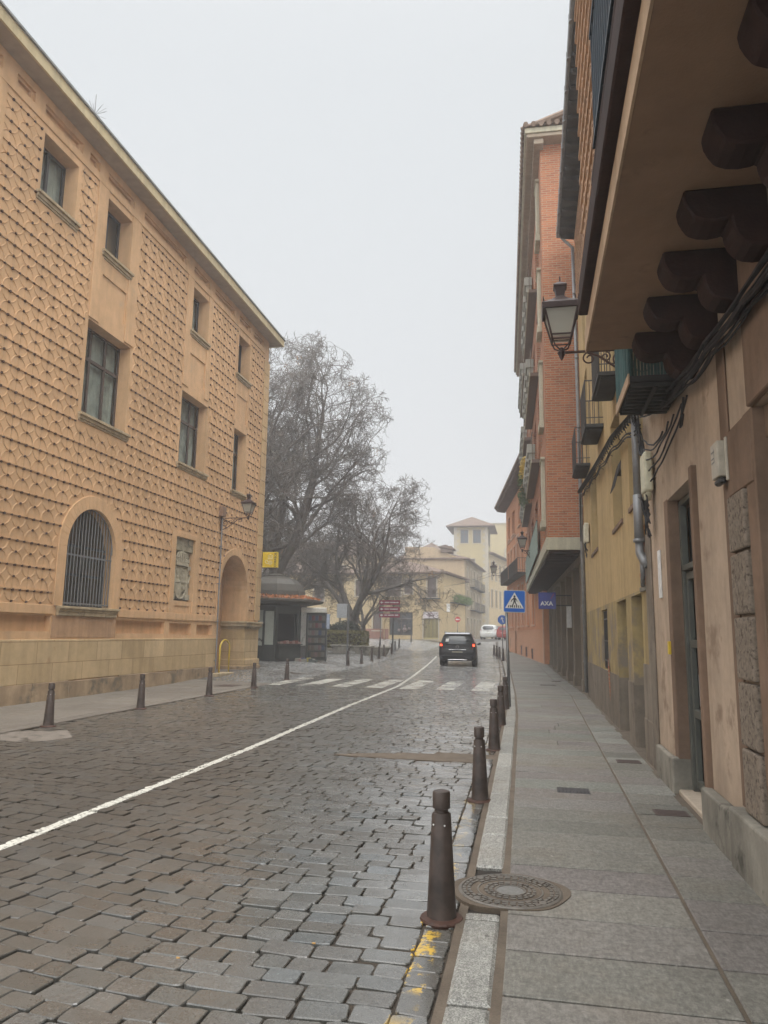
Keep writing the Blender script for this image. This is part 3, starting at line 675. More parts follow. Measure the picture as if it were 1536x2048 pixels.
def sub(o, part, root):
    """o was built in world space; make it a child of part (itself a child of root)"""
    M = Matrix.Translation(Vector(root.location)) @ root.rotation_euler.to_matrix().to_4x4() @ part.matrix_parent_inverse
    o.parent = part; o.matrix_parent_inverse = M.inverted(); return o
for k, (a, b, c, d) in enumerate(W3): window(bld, FL, a, b, c, d, -.36, 2, None, 'frame_dark', .07, k in (1, 3))
for a, b, c, d in W2: window(bld, FL, a, b, c, d, -.33, 3 if b - a > 1.5 else 2, .66, 'frame', .06)
for a, b, c in [(x[0], x[1], x[2]) for x in W3] + [(x[0], x[1], x[2]) for x in W2]:
    mb = MB(); e = .09
    for z0, z1, o_ in ((-.2, -.15, .03), (-.15, -.07, .06), (-.07, 0, .11)): FL.box(mb, a - e - o_ * .3, b + e + o_ * .3, c + z0, c + z1, -.3, o_)
    adopt(mb.build('sill', mt['sillstone'], bevel=.006), bld)
# arch window: grille, frame, dark glass, sill
mb = MB()
for i in range(16):
    u = 15.46 + i * (1.95 / 15); top = 3.5 + math.sqrt(max(0, 1.02 ** 2 - (u - 16.435) ** 2)); mb.tube([FL.p(u, 2.15, -.07), FL.p(u, top, -.07)], .013, 6)
for v in (2.2, 3.35): FL.box(mb, 15.42, 17.45, v - .02, v + .02, -.085, -.065)
mb.tube([FL.p(16.435 + 1.02 * math.cos(math.pi * i / 24), 3.5 + 1.02 * math.sin(math.pi * i / 24), -.07) for i in range(25)], .015, 6)
adopt(mb.build('grille', simple('grey iron bars', (.17, .17, .165), .5, .5)), bld)
mb = MB(); pts = [(15.4, 2.12), (17.47, 2.12)] + [(16.435 + 1.035 * math.cos(math.pi * i / 24), 3.5 + 1.035 * math.sin(math.pi * i / 24)) for i in range(25)]
mb.add([FL.p(u, v, -.3) for u, v in pts], [tuple(range(len(pts)))], 0)
awf = mb.build('pane', mt['glass_dark']); adopt(awf, bld)
mb = MB()
for u in (15.45, 16.43, 17.42): FL.box(mb, u - .04, u + .04, 2.14, 3.5 if u != 16.43 else 4.5, -.29, -.24)
for v in (2.18, 2.9, 3.6): FL.box(mb, 15.42, 17.45, v - .03, v + .03, -.29, -.24)
adopt(mb.build('window_frame', mt['frame_dark']), bld)
mb = MB()
for z0, z1, o_ in ((1.9, 2.0, .07), (2.0, 2.06, .1), (2.06, 2.12, .14)): FL.box(mb, 15.24 - o_ * .3, 17.64 + o_ * .3, z0, z1, -.3, o_)
adopt(mb.build('sill', mt['sillstone'], bevel=.008), bld)
mb = MB(); FL.box(mb, 15.1, 17.75, 1.4, 1.895, .0015, .012); adopt(mb.build('apron', mt['ochre_low']), bld)
# coat of arms in the niche
mb = MB(); FL.box(mb, 20.8, 22.1, 2.5, 4.46, -.26, -.16)
FL.box(mb, 20.8, 22.1, 4.05, 4.46, -.16, -.05)
coat = adopt(mb.build('coat_of_arms', [mt['carved']], bevel=.01), bld)
mb = MB(); uc = 21.42
sh = [(uc - .36, 3.55), (uc + .36, 3.55), (uc + .38, 2.95)] + [(uc + .38 * math.cos(a), 2.95 + .38 * math.sin(a)) for a in [-.25 * i for i in range(1, 12)]] + [(uc - .38, 2.95)]
n = len(sh)
mb.add([FL.p(u, v, -.16) for u, v in sh] + [FL.p(u, v, -.1) for u, v in sh], [tuple(range(n, 2 * n))] + [(i, (i + 1) % n, n + (i + 1) % n, n + i) for i in range(n)])
mb.tube([FL.p(u, v, -.095) for u, v in sh + sh[:1]], .026, 6)
FL.box(mb, uc - .02, uc + .02, 2.6, 3.53, -.1, -.07); FL.box(mb, uc - .36, uc + .36, 3.08, 3.13, -.1, -.07)
for i in range(5): FL.box(mb, uc - .32 + i * .06, uc - .3 + i * .06, 2.72, 3.06, -.1, -.085)
for i in range(26):
    a, b = (uc + random.uniform(.05, .32), random.uniform(2.72, 3.04)) if i % 3 else (uc + random.uniform(-.3, .3), random.uniform(3.18, 3.48)); s = random.uniform(.02, .045)
    FL.box(mb, a - s, a + s, b - s, b + s, -.1, -.07)
for s in (-1, 1):   # pillars with capitals and bases beside the shield
    FL.box(mb, uc + s * .52 - .06, uc + s * .52 + .06, 2.72, 3.5, -.16, -.1); FL.box(mb, uc + s * .52 - .1, uc + s * .52 + .1, 3.5, 3.62, -.16, -.07); FL.box(mb, uc + s * .5 - .13, uc + s * .5 + .13, 2.55, 2.72, -.16, -.07)
    mb.tube([FL.p(uc + s * .4, 3.45, -.1), FL.p(uc + s * .6, 3.3, -.07), FL.p(uc + s * .5, 3.1, -.07), FL.p(uc + s * .62, 2.95, -.1)], .02, 5)
FL.box(mb, uc - .4, uc + .4, 3.6, 3.68, -.16, -.03); FL.box(mb, uc - .36, uc + .36, 3.68, 3.72, -.16, -.05)
for k in range(7):
    a = -1 + 2 * k / 6; mb.tube([FL.p(uc + a * .36, 3.72, -.06), FL.p(uc + a * .42, 3.84, -.05), FL.p(uc + a * .3, 3.98, -.06), FL.p(uc, 4.04, -.08)], .024, 5); FL.box(mb, uc + a * .4 - .03, uc + a * .4 + .03, 3.72, 3.8, -.08, -.03)
mb.tube([FL.p(uc, 4.0, -.08), FL.p(uc, 4.1, -.08)], .045, 6)
sub(mb.build('shield_and_crown', plaster('pale carved stone', (.5, .45, .34), .25, 5, .5, .1)), coat, bld)

# ---- things on the ochre building
# conduit and junction box
mb = MB(); mb.tube([(-10.58, 24.0, 5.5), (-10.58, 24.0, 3.0), (-10.57, 24.03, .1)], .024, 8)
for z in (.6, 1.9, 3.2, 4.5): mb.box(-10.65, -10.55, 23.95, 24.05, z, z + .03)
cn = mb.build('conduit', mt['grey_metal'], smooth=False); tag(cn, 'thin grey conduit running down the ochre wall beside the porch arch', 'pipe')
mb = MB(); mb.box(-10.62, -10.48, 23.78, 24.08, 5.55, 5.9); o = mb.build('junction_box', simple('brown box', (.24, .15, .1), .6), bevel=.012); tag(o, 'small brown junction box above the lamp bracket on the ochre wall', 'junction box')
# lantern with scroll bracket
def lantern(name, label, loc, rz, arm=1.05, s=1.0, group='street lanterns on wall brackets', drop=.0):
    """origin on the wall; the arm runs out along local +x"""
    t = thing(name, label, 'street lamp', loc, rz, group)
    mb = MB()
    mb.box(0, .03, -.05, .05, -.42 * s, .12 * s)
    mb.tube([(0.02, 0, 0), (arm, 0, 0)], .016, 6)
    sp_ = lambda cx, cz, r, a0, turns, sg: [(cx + sg * r * (1 - k / 30 * .85) * math.cos(a0 + turns * 6.283 * k / 24), 0, cz + r * (1 - k / 30 * .85) * math.sin(a0 + turns * 6.283 * k / 24)) for k in range(25)]
    L = arm * .72
    mb.tube([(0.02, 0, -.4 * s), (L * .3, 0, -.33 * s), (L * .62, 0, -.18 * s), (L * .85, 0, -.06), (L, 0, -.02)], .014, 6)
    mb.tube(sp_(L * .22, -.16 * s, .13 * s, 1.6, 1.4, 1), .011, 5); mb.tube(sp_(L * .52, -.11 * s, .085 * s, 1.6, 1.4, -1), .01, 5); mb.tube(sp_(L * .74, -.07 * s, .055 * s, 1.6, 1.3, 1), .009, 5)
    mb.tube(sp_(L * .98, -.08 * s, .07 * s, 1.7, 1.2, -1), .01, 5)
    mb.build('bracket', mt['rustiron'], t)
    mb = MB(); cx = arm; z0 = .03
    mb.lathe([(.0, -.1), (.02, -.07), (.035, -.03), (.05, .0), (.03, .03), (.02, .06)], 8, (cx, 0, 0))
    zb, zt = .13 * s, .5 * s; rb, rt = .1 * s, .19 * s
    for i in range(4):
        a = math.pi / 4 + i * math.pi / 2; ca, sa = math.cos(a), math.sin(a)
        mb.tube([(cx + ca * .02, sa * .02, .03), (cx + ca * .1 * s, sa * .1 * s, .07 * s), (cx + ca * rb * 1.3, sa * rb * 1.3, zb)], .009, 5)
        mb.tube([(cx + ca * rb * 1.35, sa * rb * 1.35, zb), (cx + ca * rt * 1.35, sa * rt * 1.35, zt)], .011, 5)
        mb.tube([(cx + ca * rt * 1.35, sa * rt * 1.35, zt + .03), (cx + ca * rt * 1.38, sa * rt * 1.38, zt + .09)], [.012, .002], 5)
    for zz, rr_ in ((zb, rb), (zb + .05 * s, rb * 1.05), (zt, rt)):
        c_ = [(cx + rr_ * 1.36 * math.cos(math.pi / 4 + i * math.pi / 2), rr_ * 1.36 * math.sin(math.pi / 4 + i * math.pi / 2), zz) for i in range(5)]; mb.tube(c_, .01, 5)
    mb.lathe([(rt * 1.44, zt - .05 * s), (rt * 1.5, zt + .008), (rt * 1.42, zt + .02), (rt * .8, zt + .07 * s), (.075 * s, zt + .12 * s), (.06 * s, zt + .14 * s), (.085 * s, zt + .24 * s), (.1 * s, zt + .245 * s), (.1 * s, zt + .265 * s), (.06 * s, zt + .29 * s), (.012, zt + .32 * s), (.012, zt + .37 * s), (.0, zt + .39 * s)], 4, (cx, 0, 0), rot=math.pi / 4)
    mb.build('lamp_housing', mt['lampiron'], t)
    mb = MB()
    for i in range(4):
        a0, a1 = math.pi / 4 + i * math.pi / 2, math.pi / 4 + (i + 1) * math.pi / 2
        mb.add([(cx + rb * 1.3 * math.cos(a0), rb * 1.3 * math.sin(a0), zb + .03), (cx + rb * 1.3 * math.cos(a1), rb * 1.3 * math.sin(a1), zb + .03), (cx + rt * 1.3 * math.cos(a1), rt * 1.3 * math.sin(a1), zt), (cx + rt * 1.3 * math.cos(a0), rt * 1.3 * math.sin(a0), zt)], [(0, 1, 2, 3)])
    mb.build('lamp_glass', mt['lampglass'], t)
    mb = MB(); mb.lathe([(.0, zb + .1), (.04, zb + .14), (.045, zb + .2), (.02, zb + .27)], 8, (cx, 0, 0)); mb.build('bulb', mt['curtain'], t)
    return t
lantern('street_lantern', 'iron lantern on a scroll bracket fixed to the ochre wall above the porch', (-10.63, 24.0, 5.5), 0, 1.0, 1.05)
# yellow handrail hoop
mb = MB(); mb.tube([(-10.5, 24.15, .2), (-10.5, 24.15, 1.12)] + [(-10.5, 24.56 - .41 * math.cos(math.pi * i / 14), 1.0 + .3 * math.sin(math.pi * i / 14)) for i in range(0, 15)] + [(-10.5, 24.97, .18)], .028, 8)
o = mb.build('handrail', mt['yellow_tube'], smooth=True); tag(o, 'bright yellow hoop handrail at the step of the porch', 'handrail')
# post office sign
t = thing('hanging_sign', 'square yellow post office sign sticking out from the building corner', 'sign', (-10.6, 28.12, 4.13))
ysm = simple('yellow sign plastic', (.72, .52, .02), .35, .5)
mb = MB(); mb.box(.04, .66, -.09, .09, 0, .62); mb.build('sign_panel', ysm, t, bevel=.01)
mb = MB(); mb.box(.04, .67, -.1, .1, -.02, .0); mb.box(-.03, .045, -.02, .02, .08, .13); mb.box(-.03, .045, -.02, .02, .48, .53); mb.box(.035, .05, -.05, .05, -.01, .6); mb.build('bracket', mt['iron'], t)
def text(body, size, mat, M, parent, name='lettering', ext=.003, align='CENTER', bold=0):
    cu = bpy.data.curves.new(name, 'FONT'); cu.body = body; cu.size = size; cu.extrude = ext; cu.align_x = align; cu.align_y = 'CENTER'; cu.offset = bold
    tmp = bpy.data.objects.new(name, cu); link(tmp); bpy.context.view_layer.update()
    me = bpy.data.meshes.new_from_object(tmp.evaluated_get(bpy.context.evaluated_depsgraph_get())); bpy.data.objects.remove(tmp)
    me.materials.clear(); me.materials.append(mat); o = bpy.data.objects.new(name, me); link(o); o.parent = parent; o.matrix_local = M; return o
def face_y(x, y, z, rot=0, sgn=-1):
    """text plane facing the camera side (-Y), rotated by rot about Y"""
    return Matrix.Translation((x, y, z)) @ Matrix.Rotation(rot, 4, 'Y') @ Matrix.Rotation(math.pi / 2, 4, 'X')
pale = simple('pale horn mark', (.72, .66, .4), .4); dkt = simple('dark blue lettering', (.03, .05, .06), .4)
text('CORREOS', .125, dkt, face_y(.585, -.093, .31, -math.pi / 2), t, bold=.002)
mb = MB(); ring = lambda cx, cz, r, a0, a1, n=16: [(cx + r * math.cos(a0 + (a1 - a0) * i / n), -.095, cz + r * math.sin(a0 + (a1 - a0) * i / n)) for i in range(n + 1)]
mb.tube(ring(.37, .19, .075, 0, 6.28), .012, 4); mb.tube(ring(.37, .19, .035, 0, 6.28), .009, 4)
mb.tube([(.3, -.095, .15), (.2, -.095, .17), (.15, -.095, .24), (.19, -.095, .3), (.25, -.095, .28), (.29, -.095, .22)], .012, 4)
for x in (.28, .34, .4, .46): mb.tube([(x, -.095, .35), (x, -.095, .46)], .011, 4)
mb.tube([(.26, -.095, .34), (.48, -.095, .34)], .012, 4); mb.tube([(.27, -.095, .47), (.37, -.095, .52), (.47, -.095, .47)], .011, 4)
mb.build('horn_emblem', pale, t)
# lightning mast on the roof
mb = MB(); mb.tube([(0, 0, 0), (0, 0, 2.25)], [.03, .012], 6)
for k in range(14):
    a = k * 2.4; e = .15 + .9 * (k % 5) / 5; L = .42; mb.tube([(0, 0, 1.55), (L * math.cos(a) * math.cos(e), L * math.sin(a) * math.cos(e), 1.55 + L * math.sin(e))], .006, 4)
for k in range(3): mb.tube([(0, 0, 1.3), (.5 * math.cos(k * 2.1), .5 * math.sin(k * 2.1), -.1)], .006, 4)
o = mb.build('lightning_rod', mt['grey_metal']); o.location = (-13.0, 18.4, 15.75); tag(o, 'spiky lightning rod mast on the roof of the ochre building', 'lightning rod')
# ================================================================== right side of the street
mt['pink'] = plaster('pinkish plaster', (.54, .42, .315), .2, 1.2, .45, .22, grime=((.3, .22, .16), 1.9, .57), fine=110)
mt['brownstone'] = plaster('brown stained stone', (.25, .17, .12), .25, 1.8, .4, .25, grime=((.36, .27, .18), 2.2, .66))
mt['roughblock'] = plaster('rough cast blocks', (.34, .28, .22), .3, 30, 1.0, .1, grime=((.12, .095, .075), 26, .53))
mt['greystone'] = plaster('grey plinth stone', (.3, .28, .235), .3, 2.5, .45, .3, grime=((.09, .085, .07), 2.2, .55))
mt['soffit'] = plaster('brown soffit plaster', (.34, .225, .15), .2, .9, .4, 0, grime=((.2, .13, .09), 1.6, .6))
mt['cream_edge'] = plaster('cream edge', (.55, .4, .27), .12, 2, .2, .3)
mt['doormetal'] = simple('green grey door metal', (.11, .115, .1), .5, .5, .2, .2, 6, .05, False)
mt['yellow'] = plaster('yellow ochre plaster', (.56, .41, .21), .14, .9, .25, .3, grime=((.4, .3, .17), 1.0, .62))
mt['yellow_low'] = plaster('flaking yellow plaster', (.45, .345, .17), .22, 1.6, .45, .45, grime=((.26, .22, .17), 1.5, .5))
mt['render_grey'] = plaster('bare grey render', (.27, .23, .185), .25, 1.7, .5, .4, grime=((.17, .14, .11), 2.4, .55))
mt['sgraf'] = plaster('pink sgraffito', (.6, .41, .28), .15, 1, .3, .3)
mt['sgraf_dark'] = simple('sgraffito ground', (.22, .12, .08), .9, obj=False)
mt['brick'] = brick_mat('thin red brick', (.5, .19, .09), (.36, .13, .07), (.42, .32, .23), .27, .075, .011)
mt['slatedark'] = plaster('weathered dark boards', (.07, .07, .068), .3, 2, .3, .2, .7)
mt['green_cloth'] = simple('green slat screen', (.055, .12, .12), .7, .3, 0, .4, 3, .1, False)
mt['net'] = simple('pale green netting', (.28, .34, .3), .9, .1, 0, .25, 8, .2, False)
mt['orange'] = plaster('orange plaster', (.66, .3, .155), .06, .8, .12, .12)
mt['orange_low'] = plaster('salmon plinth', (.66, .35, .21), .05, .8, .12, .12)
mt['pale_trim'] = plaster('pale salmon trim', (.66, .42, .29), .06, 2, .1, .1)
mt['arcade'] = plaster('brown arcade stone', (.23, .19, .145), .15, 1.5, .25, .3)
mt['pale_conc'] = plaster('pale concrete edge', (.55, .52, .4), .1, 2, .2, .35)
FR = Fr((1.47, 0), (0, 1), (-1, 0))
# ---------- jettied house
jet = thing('jettied_house', 'pink plaster house with brown jetty on big timber corbels overhead', 'building', (1.6, 5, 0))
mb = MB()
FR.skin(mb, -1.0, 9.95, -.1, 4.32, [(2.4, 5.1, .28, 3.12, .35), (7.02, 8.55, -.05, 3.08, .3, False, 'b')])
mb.box(1.78, 7, -1, 2.4, -.1, 4.32); mb.box(2.0, 7, 2.4, 9.95, -.1, 4.32); mb.box(1.62, 2.0, 5.12, 7.0, -.1, 4.32); mb.box(1.66, 2.0, 8.57, 9.95, -.1, 4.32)
mb.box(1.48, 7, 7.0, 9.95, 4.33, 10.9)
adopt(mb.build('wall', mt['pink']), jet)
mb = MB()  # darker stone framing of the shop front and its lintel
FR.box(mb, -1, 5.12, 3.12, 4.28, .002, .05); FR.box(mb, 5.094, 5.3, .42, 3.118, -.1, .03); FR.box(mb, 5.73, 5.95, .42, 3.9, .002, .02); FR.box(mb, 5.12, 5.725, 2.62, 3.1, .0025, .04)
FR.box(mb, 2.4, 5.1, 2.9, 3.118, -.28, -.05)
adopt(mb.build('shop_surround', mt['brownstone'], bevel=.008), jet)
mb = MB()
for k in range(5): z0 = .42 + k * .445; FR.box(mb, 5.31, 5.72, z0 + .01, min(z0 + .435, 2.61), .002, .06)
adopt(mb.build('rustic_blocks', mt['roughblock'], bevel=.015, seg=2), jet)
mb = MB(); FR.box(mb, 8.42, 8.62, .36, 3.1, -.155, .004); FR.box(mb, 6.92, 7.03, .34, 3.14, -.1, .05)
adopt(mb.build('door_jamb', mt['brownstone'], bevel=.006), jet)
for q_ in ((5.95, 6.95, .0, .36, .002, .1), (5.0, 5.94, .0, .42, .002, .12), (8.56, 9.5, .0, .36, .002, .07), (2.4, 4.99, .0, .27, -.25, .04), (8.42, 8.555, .0, .37, -.15, .075)):
    mb = MB(); FR.box(mb, *q_); adopt(mb.build('plinth', mt['greystone'], bevel=.018, seg=2), jet)
mb = MB(); FR.box(mb, 7.03, 8.54, -.02, .06, -.34, .02); adopt(mb.build('doorstep', plaster('pale doorstep', (.5, .42, .33), .2, 3, .3, .1), bevel=.012), jet)
# door: fixed light on top, two leaves, pulls
def fbx(mb, fr, a, b, c, d, w0, w1): fr.box(mb, a, b, c, d, w0, w1)
mb = MB(); w = -.14
FR.box(mb, 7.05, 8.42, 2.3, 2.36, w - .04, w + .03); FR.box(mb, 7.05, 7.12, .06, 3.06, w - .04, w + .03); FR.box(mb, 8.34, 8.42, .06, 3.06, w - .04, w + .03); FR.box(mb, 7.05, 8.42, 3.0, 3.06, w - .04, w + .03)
d1 = adopt(mb.build('door', mt['doormetal'], bevel=.005), jet)
mb = MB()
for a, b in ((7.13, 7.72), (7.74, 8.33)):
    FR.box(mb, a, a + .07, .1, 2.28, w - .05, w + .0); FR.box(mb, b - .07, b, .1, 2.28, w - .05, w + .0)
    for v in (.1, .8, 1.5, 2.2): FR.box(mb, a + .07, b - .07, v, v + .08, w - .05, w)
sub(mb.build('leaf_frame', mt['doormetal'], bevel=.004), d1, jet)
mb = MB(); FR.quad(mb, 7.1, 8.36, .12, 2.98, w - .055); sub(mb.build('pane', mt['glass_dark']), d1, jet)
mb = MB(); mb.tube([FR.p(7.78, .95, w + .03), FR.p(7.78, 1.25, w + .03)], .012, 6); sub(mb.build('handle', mt['grey_metal']), d1, jet)
mb = MB(); FR.box(mb, 8.56, 8.64, 1.42, 1.56, .004, .03); o = adopt(mb.build('bell_panel', mt['yellow_tube'], bevel=.004), jet)
mb = MB(); FR.box(mb, 2.4, 5.08, .28, .36, -.3, -.2); FR.box(mb, 5.0, 5.09, .36, 2.9, -.3, -.2)
for u in (3.2, 4.1): FR.box(mb, u, u + .06, .36, 2.9, -.28, -.2)
sf = adopt(mb.build('shop_window', mt['frame'], bevel=.004), jet)
mb = MB(); FR.quad(mb, 2.4, 5.08, .36, 2.9, -.26); sub(mb.build('pane', simple('greenish shop glass', (.12, .13, .11), .12, .7, obj=False)), sf, jet)
# jetty: soffit, cream edge, timber band, upper wall
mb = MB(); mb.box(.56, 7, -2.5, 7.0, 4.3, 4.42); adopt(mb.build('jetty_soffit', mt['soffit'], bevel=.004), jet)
mb = MB(); mb.box(.545, .56, -2.5, 7.02, 4.298, 4.5); adopt(mb.build('jetty_edge', mt['cream_edge']), jet)
mb = MB(); mb.box(.47, .56, -2.5, 6.55, 4.52, 4.78); mb.box(.47, .56, 6.56, 6.72, 4.54, 4.7); adopt(mb.build('timber_band', mt['wood'], bevel=.012), jet)
FJ = Fr((.56, 0), (0, 1), (-1, 0))
mb = MB(); mb.box(.56, 7, -2.5, 6.95, 4.43, 10.8); adopt(mb.build('upper_wall', mt['sgraf']), jet)
mb = MB(); relief(mb, FJ, 2.5, 6.9, 4.95, 18, .2, .26, lambda u, v: 2.4 < u < 6.9 and 4.85 < v < 9.5, 0, .02, .035, .01, 10); adopt(mb.build('sgraffito_ornament', [mt['sgraf'], mt['sgraf_dark']]), jet)
# corbels with two rounded lobes
prof = [(1.5, 4.3), (.955, 4.3), (.948, 4.26), (.955, 4.21), (.975, 4.165), (1.005, 4.115), (1.06, 4.09), (1.12, 4.082), (1.18, 4.088), (1.215, 4.1), (1.222, 4.04), (1.24, 3.985), (1.275, 3.94), (1.32, 3.915), (1.38, 3.905), (1.45, 3.91), (1.5, 3.93)]
for Y in (6.72, 6.0, 5.28, 4.53, 3.8, 3.07, 2.34):
    mb = MB(); mb.prism(prof, Y - .12, Y + .12, 0, lambda a, b, c: (a, c, b)); adopt(mb.build('corbel', mt['wood'], bevel=.012), jet)
# boxed oriel balcony of the jetty with blue-green railing
BP = [(.56, 4.82), (.53, 4.84), (.51, 4.9), (.5, 4.98), (.56, 4.98)]
mb = MB(); mb.box(.5, .56, 2.2, 5.36, 4.98, 5.05)
for y in (5.2, 4.0, 2.9): mb.prism(BP, y, y + .12, 0, lambda a, b, c: (a, c, b))
bk = adopt(mb.build('balcony', mt['wood'], bevel=.006), jet)
mb = MB()
for i in range(24): y = 2.22 + i * .12; mb.tube([(.5, y, 5.05), (.5, y, 5.95)], .008, 5)
mb.box(.485, .505, 2.2, 5.02, 5.95, 5.99); mb.box(.485, .505, 2.2, 5.02, 5.06, 5.09)
sub(mb.build('railing', simple('blue green railing', (.025, .04, .055), .5)), bk, jet)
# green screened balcony beyond the jetty
gb = thing('screened_balcony', 'balcony wrapped in blue-green slat screen beside the end of the brown jetty', 'balcony', (1.47, 7.6, 4.0))
mb = MB(); mb.box(-.52, .0, -.52, .5, 0, .06)
for i in range(9): mb.box(-.5, -.02, -.48 + i * .115, -.44 + i * .115, -.035, .0)
mb.box(-.3, -.26, -.5, .48, -.05, -.036)
mb.build('slab', mt['slatedark'], gb, bevel=.004)
mb = MB(); mb.box(-.535, -.52, -.53, .52, -.02, .08); mb.build('edge_strip', mt['cream_edge'], gb)
mb = MB()
for i in range(30): mb.box(-.525 - random.uniform(0, .01), -.505, -.52 + i * .034, -.49 + i * .034, .06, 1.05 + random.uniform(-.01, .01))
for i in range(15): mb.box(-.5 + i * .034, -.472 + i * .034, .49, .51 + random.uniform(0, .01), .06, 1.05)
mb.build('slat_screen', mt['green_cloth'], gb)
mb = MB(); mb.box(-.54, -.49, -.52, .52, 1.05, 1.09); mb.box(-.5, 0, .48, .53, 1.05, 1.09); mb.build('rail', mt['iron'], gb)
# ---------- yellow house with upper sgraffito floor
yel = thing('yellow_house', 'ochre yellow house with deep plain windows and dark projecting eaves', 'building', (1.6, 15, 0))
YW = [(10.25, 11.45, 3.48, 5.35, .3), (12.35, 13.75, 3.47, 5.4, .3), (17.0, 18.7, 3.55, 5.5, .3)]
YG = [(10.65, 11.75, -.05, 2.2, .9), (12.4, 13.75, -.05, 2.2, .9), (15.5, 16.75, .92, 2.15, .25)]
YU = [(12.0, 13.0, 5.9, 8.4, .25), (15.1, 16.1, 5.9, 8.4, .25), (12.0, 13.0, 9.0, 10.6, .2), (15.1, 16.1, 9.0, 10.6, .2), (18.7, 19.6, 5.9, 8.4, .25), (18.7, 19.6, 9.0, 10.6, .2)]
mb = MB(); FR.skin(mb, 9.97, 21.3, 2.24, 10.9, YW + YU); mb.box(2.4, 8, 9.97, 21.3, -.1, 13.5); 
for u in (9.975, 21.29): mb.add([(1.47, u, -.1), (2.4, u, -.1), (2.4, u, 13.5), (1.47, u, 13.5)], [(0, 1, 2, 3)])
adopt(mb.build('wall', mt['yellow']), yel)
mb = MB(); FR.skin(mb, 9.97, 21.3, -.1, 2.24, YG); adopt(mb.build('lower_wall', mt['yellow_low']), yel)
mb = MB()
for a, b in ((9.98, 10.645), (11.755, 12.395), (13.755, 21.28)): FR.box(mb, a, b, -.1, .93 if a > 11 else 1.25, .0015, .016)
for b in (11.755, 13.755): FR.box(mb, b - .016, b - .001, -.1, .9, -.8, .012)
adopt(mb.build('base_wall', mt['render_grey']), yel)
mb = MB(); FR.box(mb, 9.6, 10.06, .0, 2.9, .0012, .024); FR.box(mb, 9.96, 10.64, -.05, .55, .017, .03); adopt(mb.build('bare_render', mt['render_grey'], bevel=.01), yel)
mb = MB()   # patch of exposed brick where the plaster fell off
pp = [(10.1, 2.35), (10.25, 2.28), (10.6, 2.3), (10.72, 2.45), (10.5, 2.52), (10.42, 2.72), (10.3, 2.78), (10.22, 3.0), (10.12, 3.15)]
mb.add([FR.p(u, v, .004) for u, v in pp], [tuple(range(len(pp)))]); adopt(mb.build('bare_brick', mt['brick']), yel)
mb = MB(); pp = [(15.35, .6), (15.5, .95), (15.42, 1.2), (15.2, 1.0), (15.12, .6), (15.25, .35)]; mb.add([FR.p(u, v, .021) for u, v in pp], [tuple(range(len(pp)))]); adopt(mb.build('bare_brick', mt['brick']), yel)
mb = MB(); FR.box(mb, 10.1, 10.6, 2.2, 2.27, .004, .03); adopt(mb.build('broken_ledge', mt['greystone'], bevel=.01), yel)
mb = MB(); FR.box(mb, 10.1, 21.28, 10.9, 11.02, .002, .03); adopt(mb.build('string_course', mt['cream_edge']), yel)
for a, b, c, d, e in YW: 
    window(yel, FR, a, b, c, d, -.26, 2, None, 'frame_dark', .05, True)
    mb = MB(); FR.box(mb, a - .03, b + .03, c - .05, c + .02, -.28, .03); adopt(mb.build('sill', mt['brownstone'], bevel=.004), yel)
for a, b, c, d, e in YU: window(yel, FR, a, b, c, d, -.2, 2, None, 'frame_dark', .06, False)
mb = MB(); FR.box(mb, 12.45, 13.1, 4.35, 4.5, -.2, -.02)
for i in range(10): mb.tube([FR.p(12.45 + i * .07, 4.5, -.02), FR.p(12.5 + i * .07, 4.05, .1)], .008, 4)
adopt(mb.build('bird_spikes', mt['iron']), yel)
mb = MB(); FR.box(mb, 10.6, 11.8, -.05, 2.25, -.86, -.8); FR.box(mb, 12.35, 13.8, -.05, 2.25, -.86, -.8)
for u in (11.2, 13.07): FR.box(mb, u - .03, u + .03, .05, 2.15, -.8, -.74)
adopt(mb.build('door', mt['wood'], bevel=.006), yel)
mb = MB(); FR.box(mb, 15.5, 16.75, .95, 2.13, -.2, -.15); adopt(mb.build('shutter', mt['slatedark']), yel)
mb = MB()
for i in range(9): mb.tube([FR.p(15.55 + i * .145, .95, -.05), FR.p(15.55 + i * .145, 2.13, -.05)], .01, 5)
for v in (1.1, 1.5, 1.95): FR.box(mb, 15.5, 16.75, v, v + .025, -.065, -.035)
adopt(mb.build('window_grille', mt['iron']), yel)
mb = MB(); FR.box(mb, 9.97, 21.3, 11.02, 13.48, -.5, .0); adopt(mb.build('attic_wall', mt['sgraf']), yel)
mb = MB(); relief(mb, FR, 10.1, 21.2, 11.25, 7, .3, .33, lambda u, v: 10 < u < 21.2 and 11.05 < v < 13.4, 0, .03, .06, .014, 12)
relief(mb, FR, 10.1, 18.0, 5.9, 2, .3, .33, lambda u, v: False, 0)
adopt(mb.build('sgraffito_ornament', [mt['sgraf'], mt['sgraf_dark']]), yel)
mb = MB(); mb.box(1.0, 1.47, 9.97, 21.35, 13.48, 13.53, 0); mb.box(1.0, 8, 9.97, 21.35, 13.53, 13.6, 0)
for i in range(24): y = 10.1 + i * .48; mb.prism([(1.47, 13.48), (1.02, 13.48), (1.04, 13.42), (1.12, 13.38), (1.47, 13.32)], y, y + .1, 0, lambda a, b, c: (a, c, b))
adopt(mb.build('eaves', mt['slatedark'], bevel=.004), yel)
mb = MB(); mb.tube([(.98, 9.97, 13.6), (.98, 21.45, 13.6)], .07, 8); mb.tube([(1.0, 21.3, 13.55), (1.2, 21.3, 13.3), (1.38, 21.28, 13.1)], .045, 8)
for i in range(12): mb.tube([(.98, 10.3 + i * .98, 13.52), (.98, 10.3 + i * .98, 13.69)], .075, 8)
adopt(mb.build('gutter', mt['grey_metal']), yel)
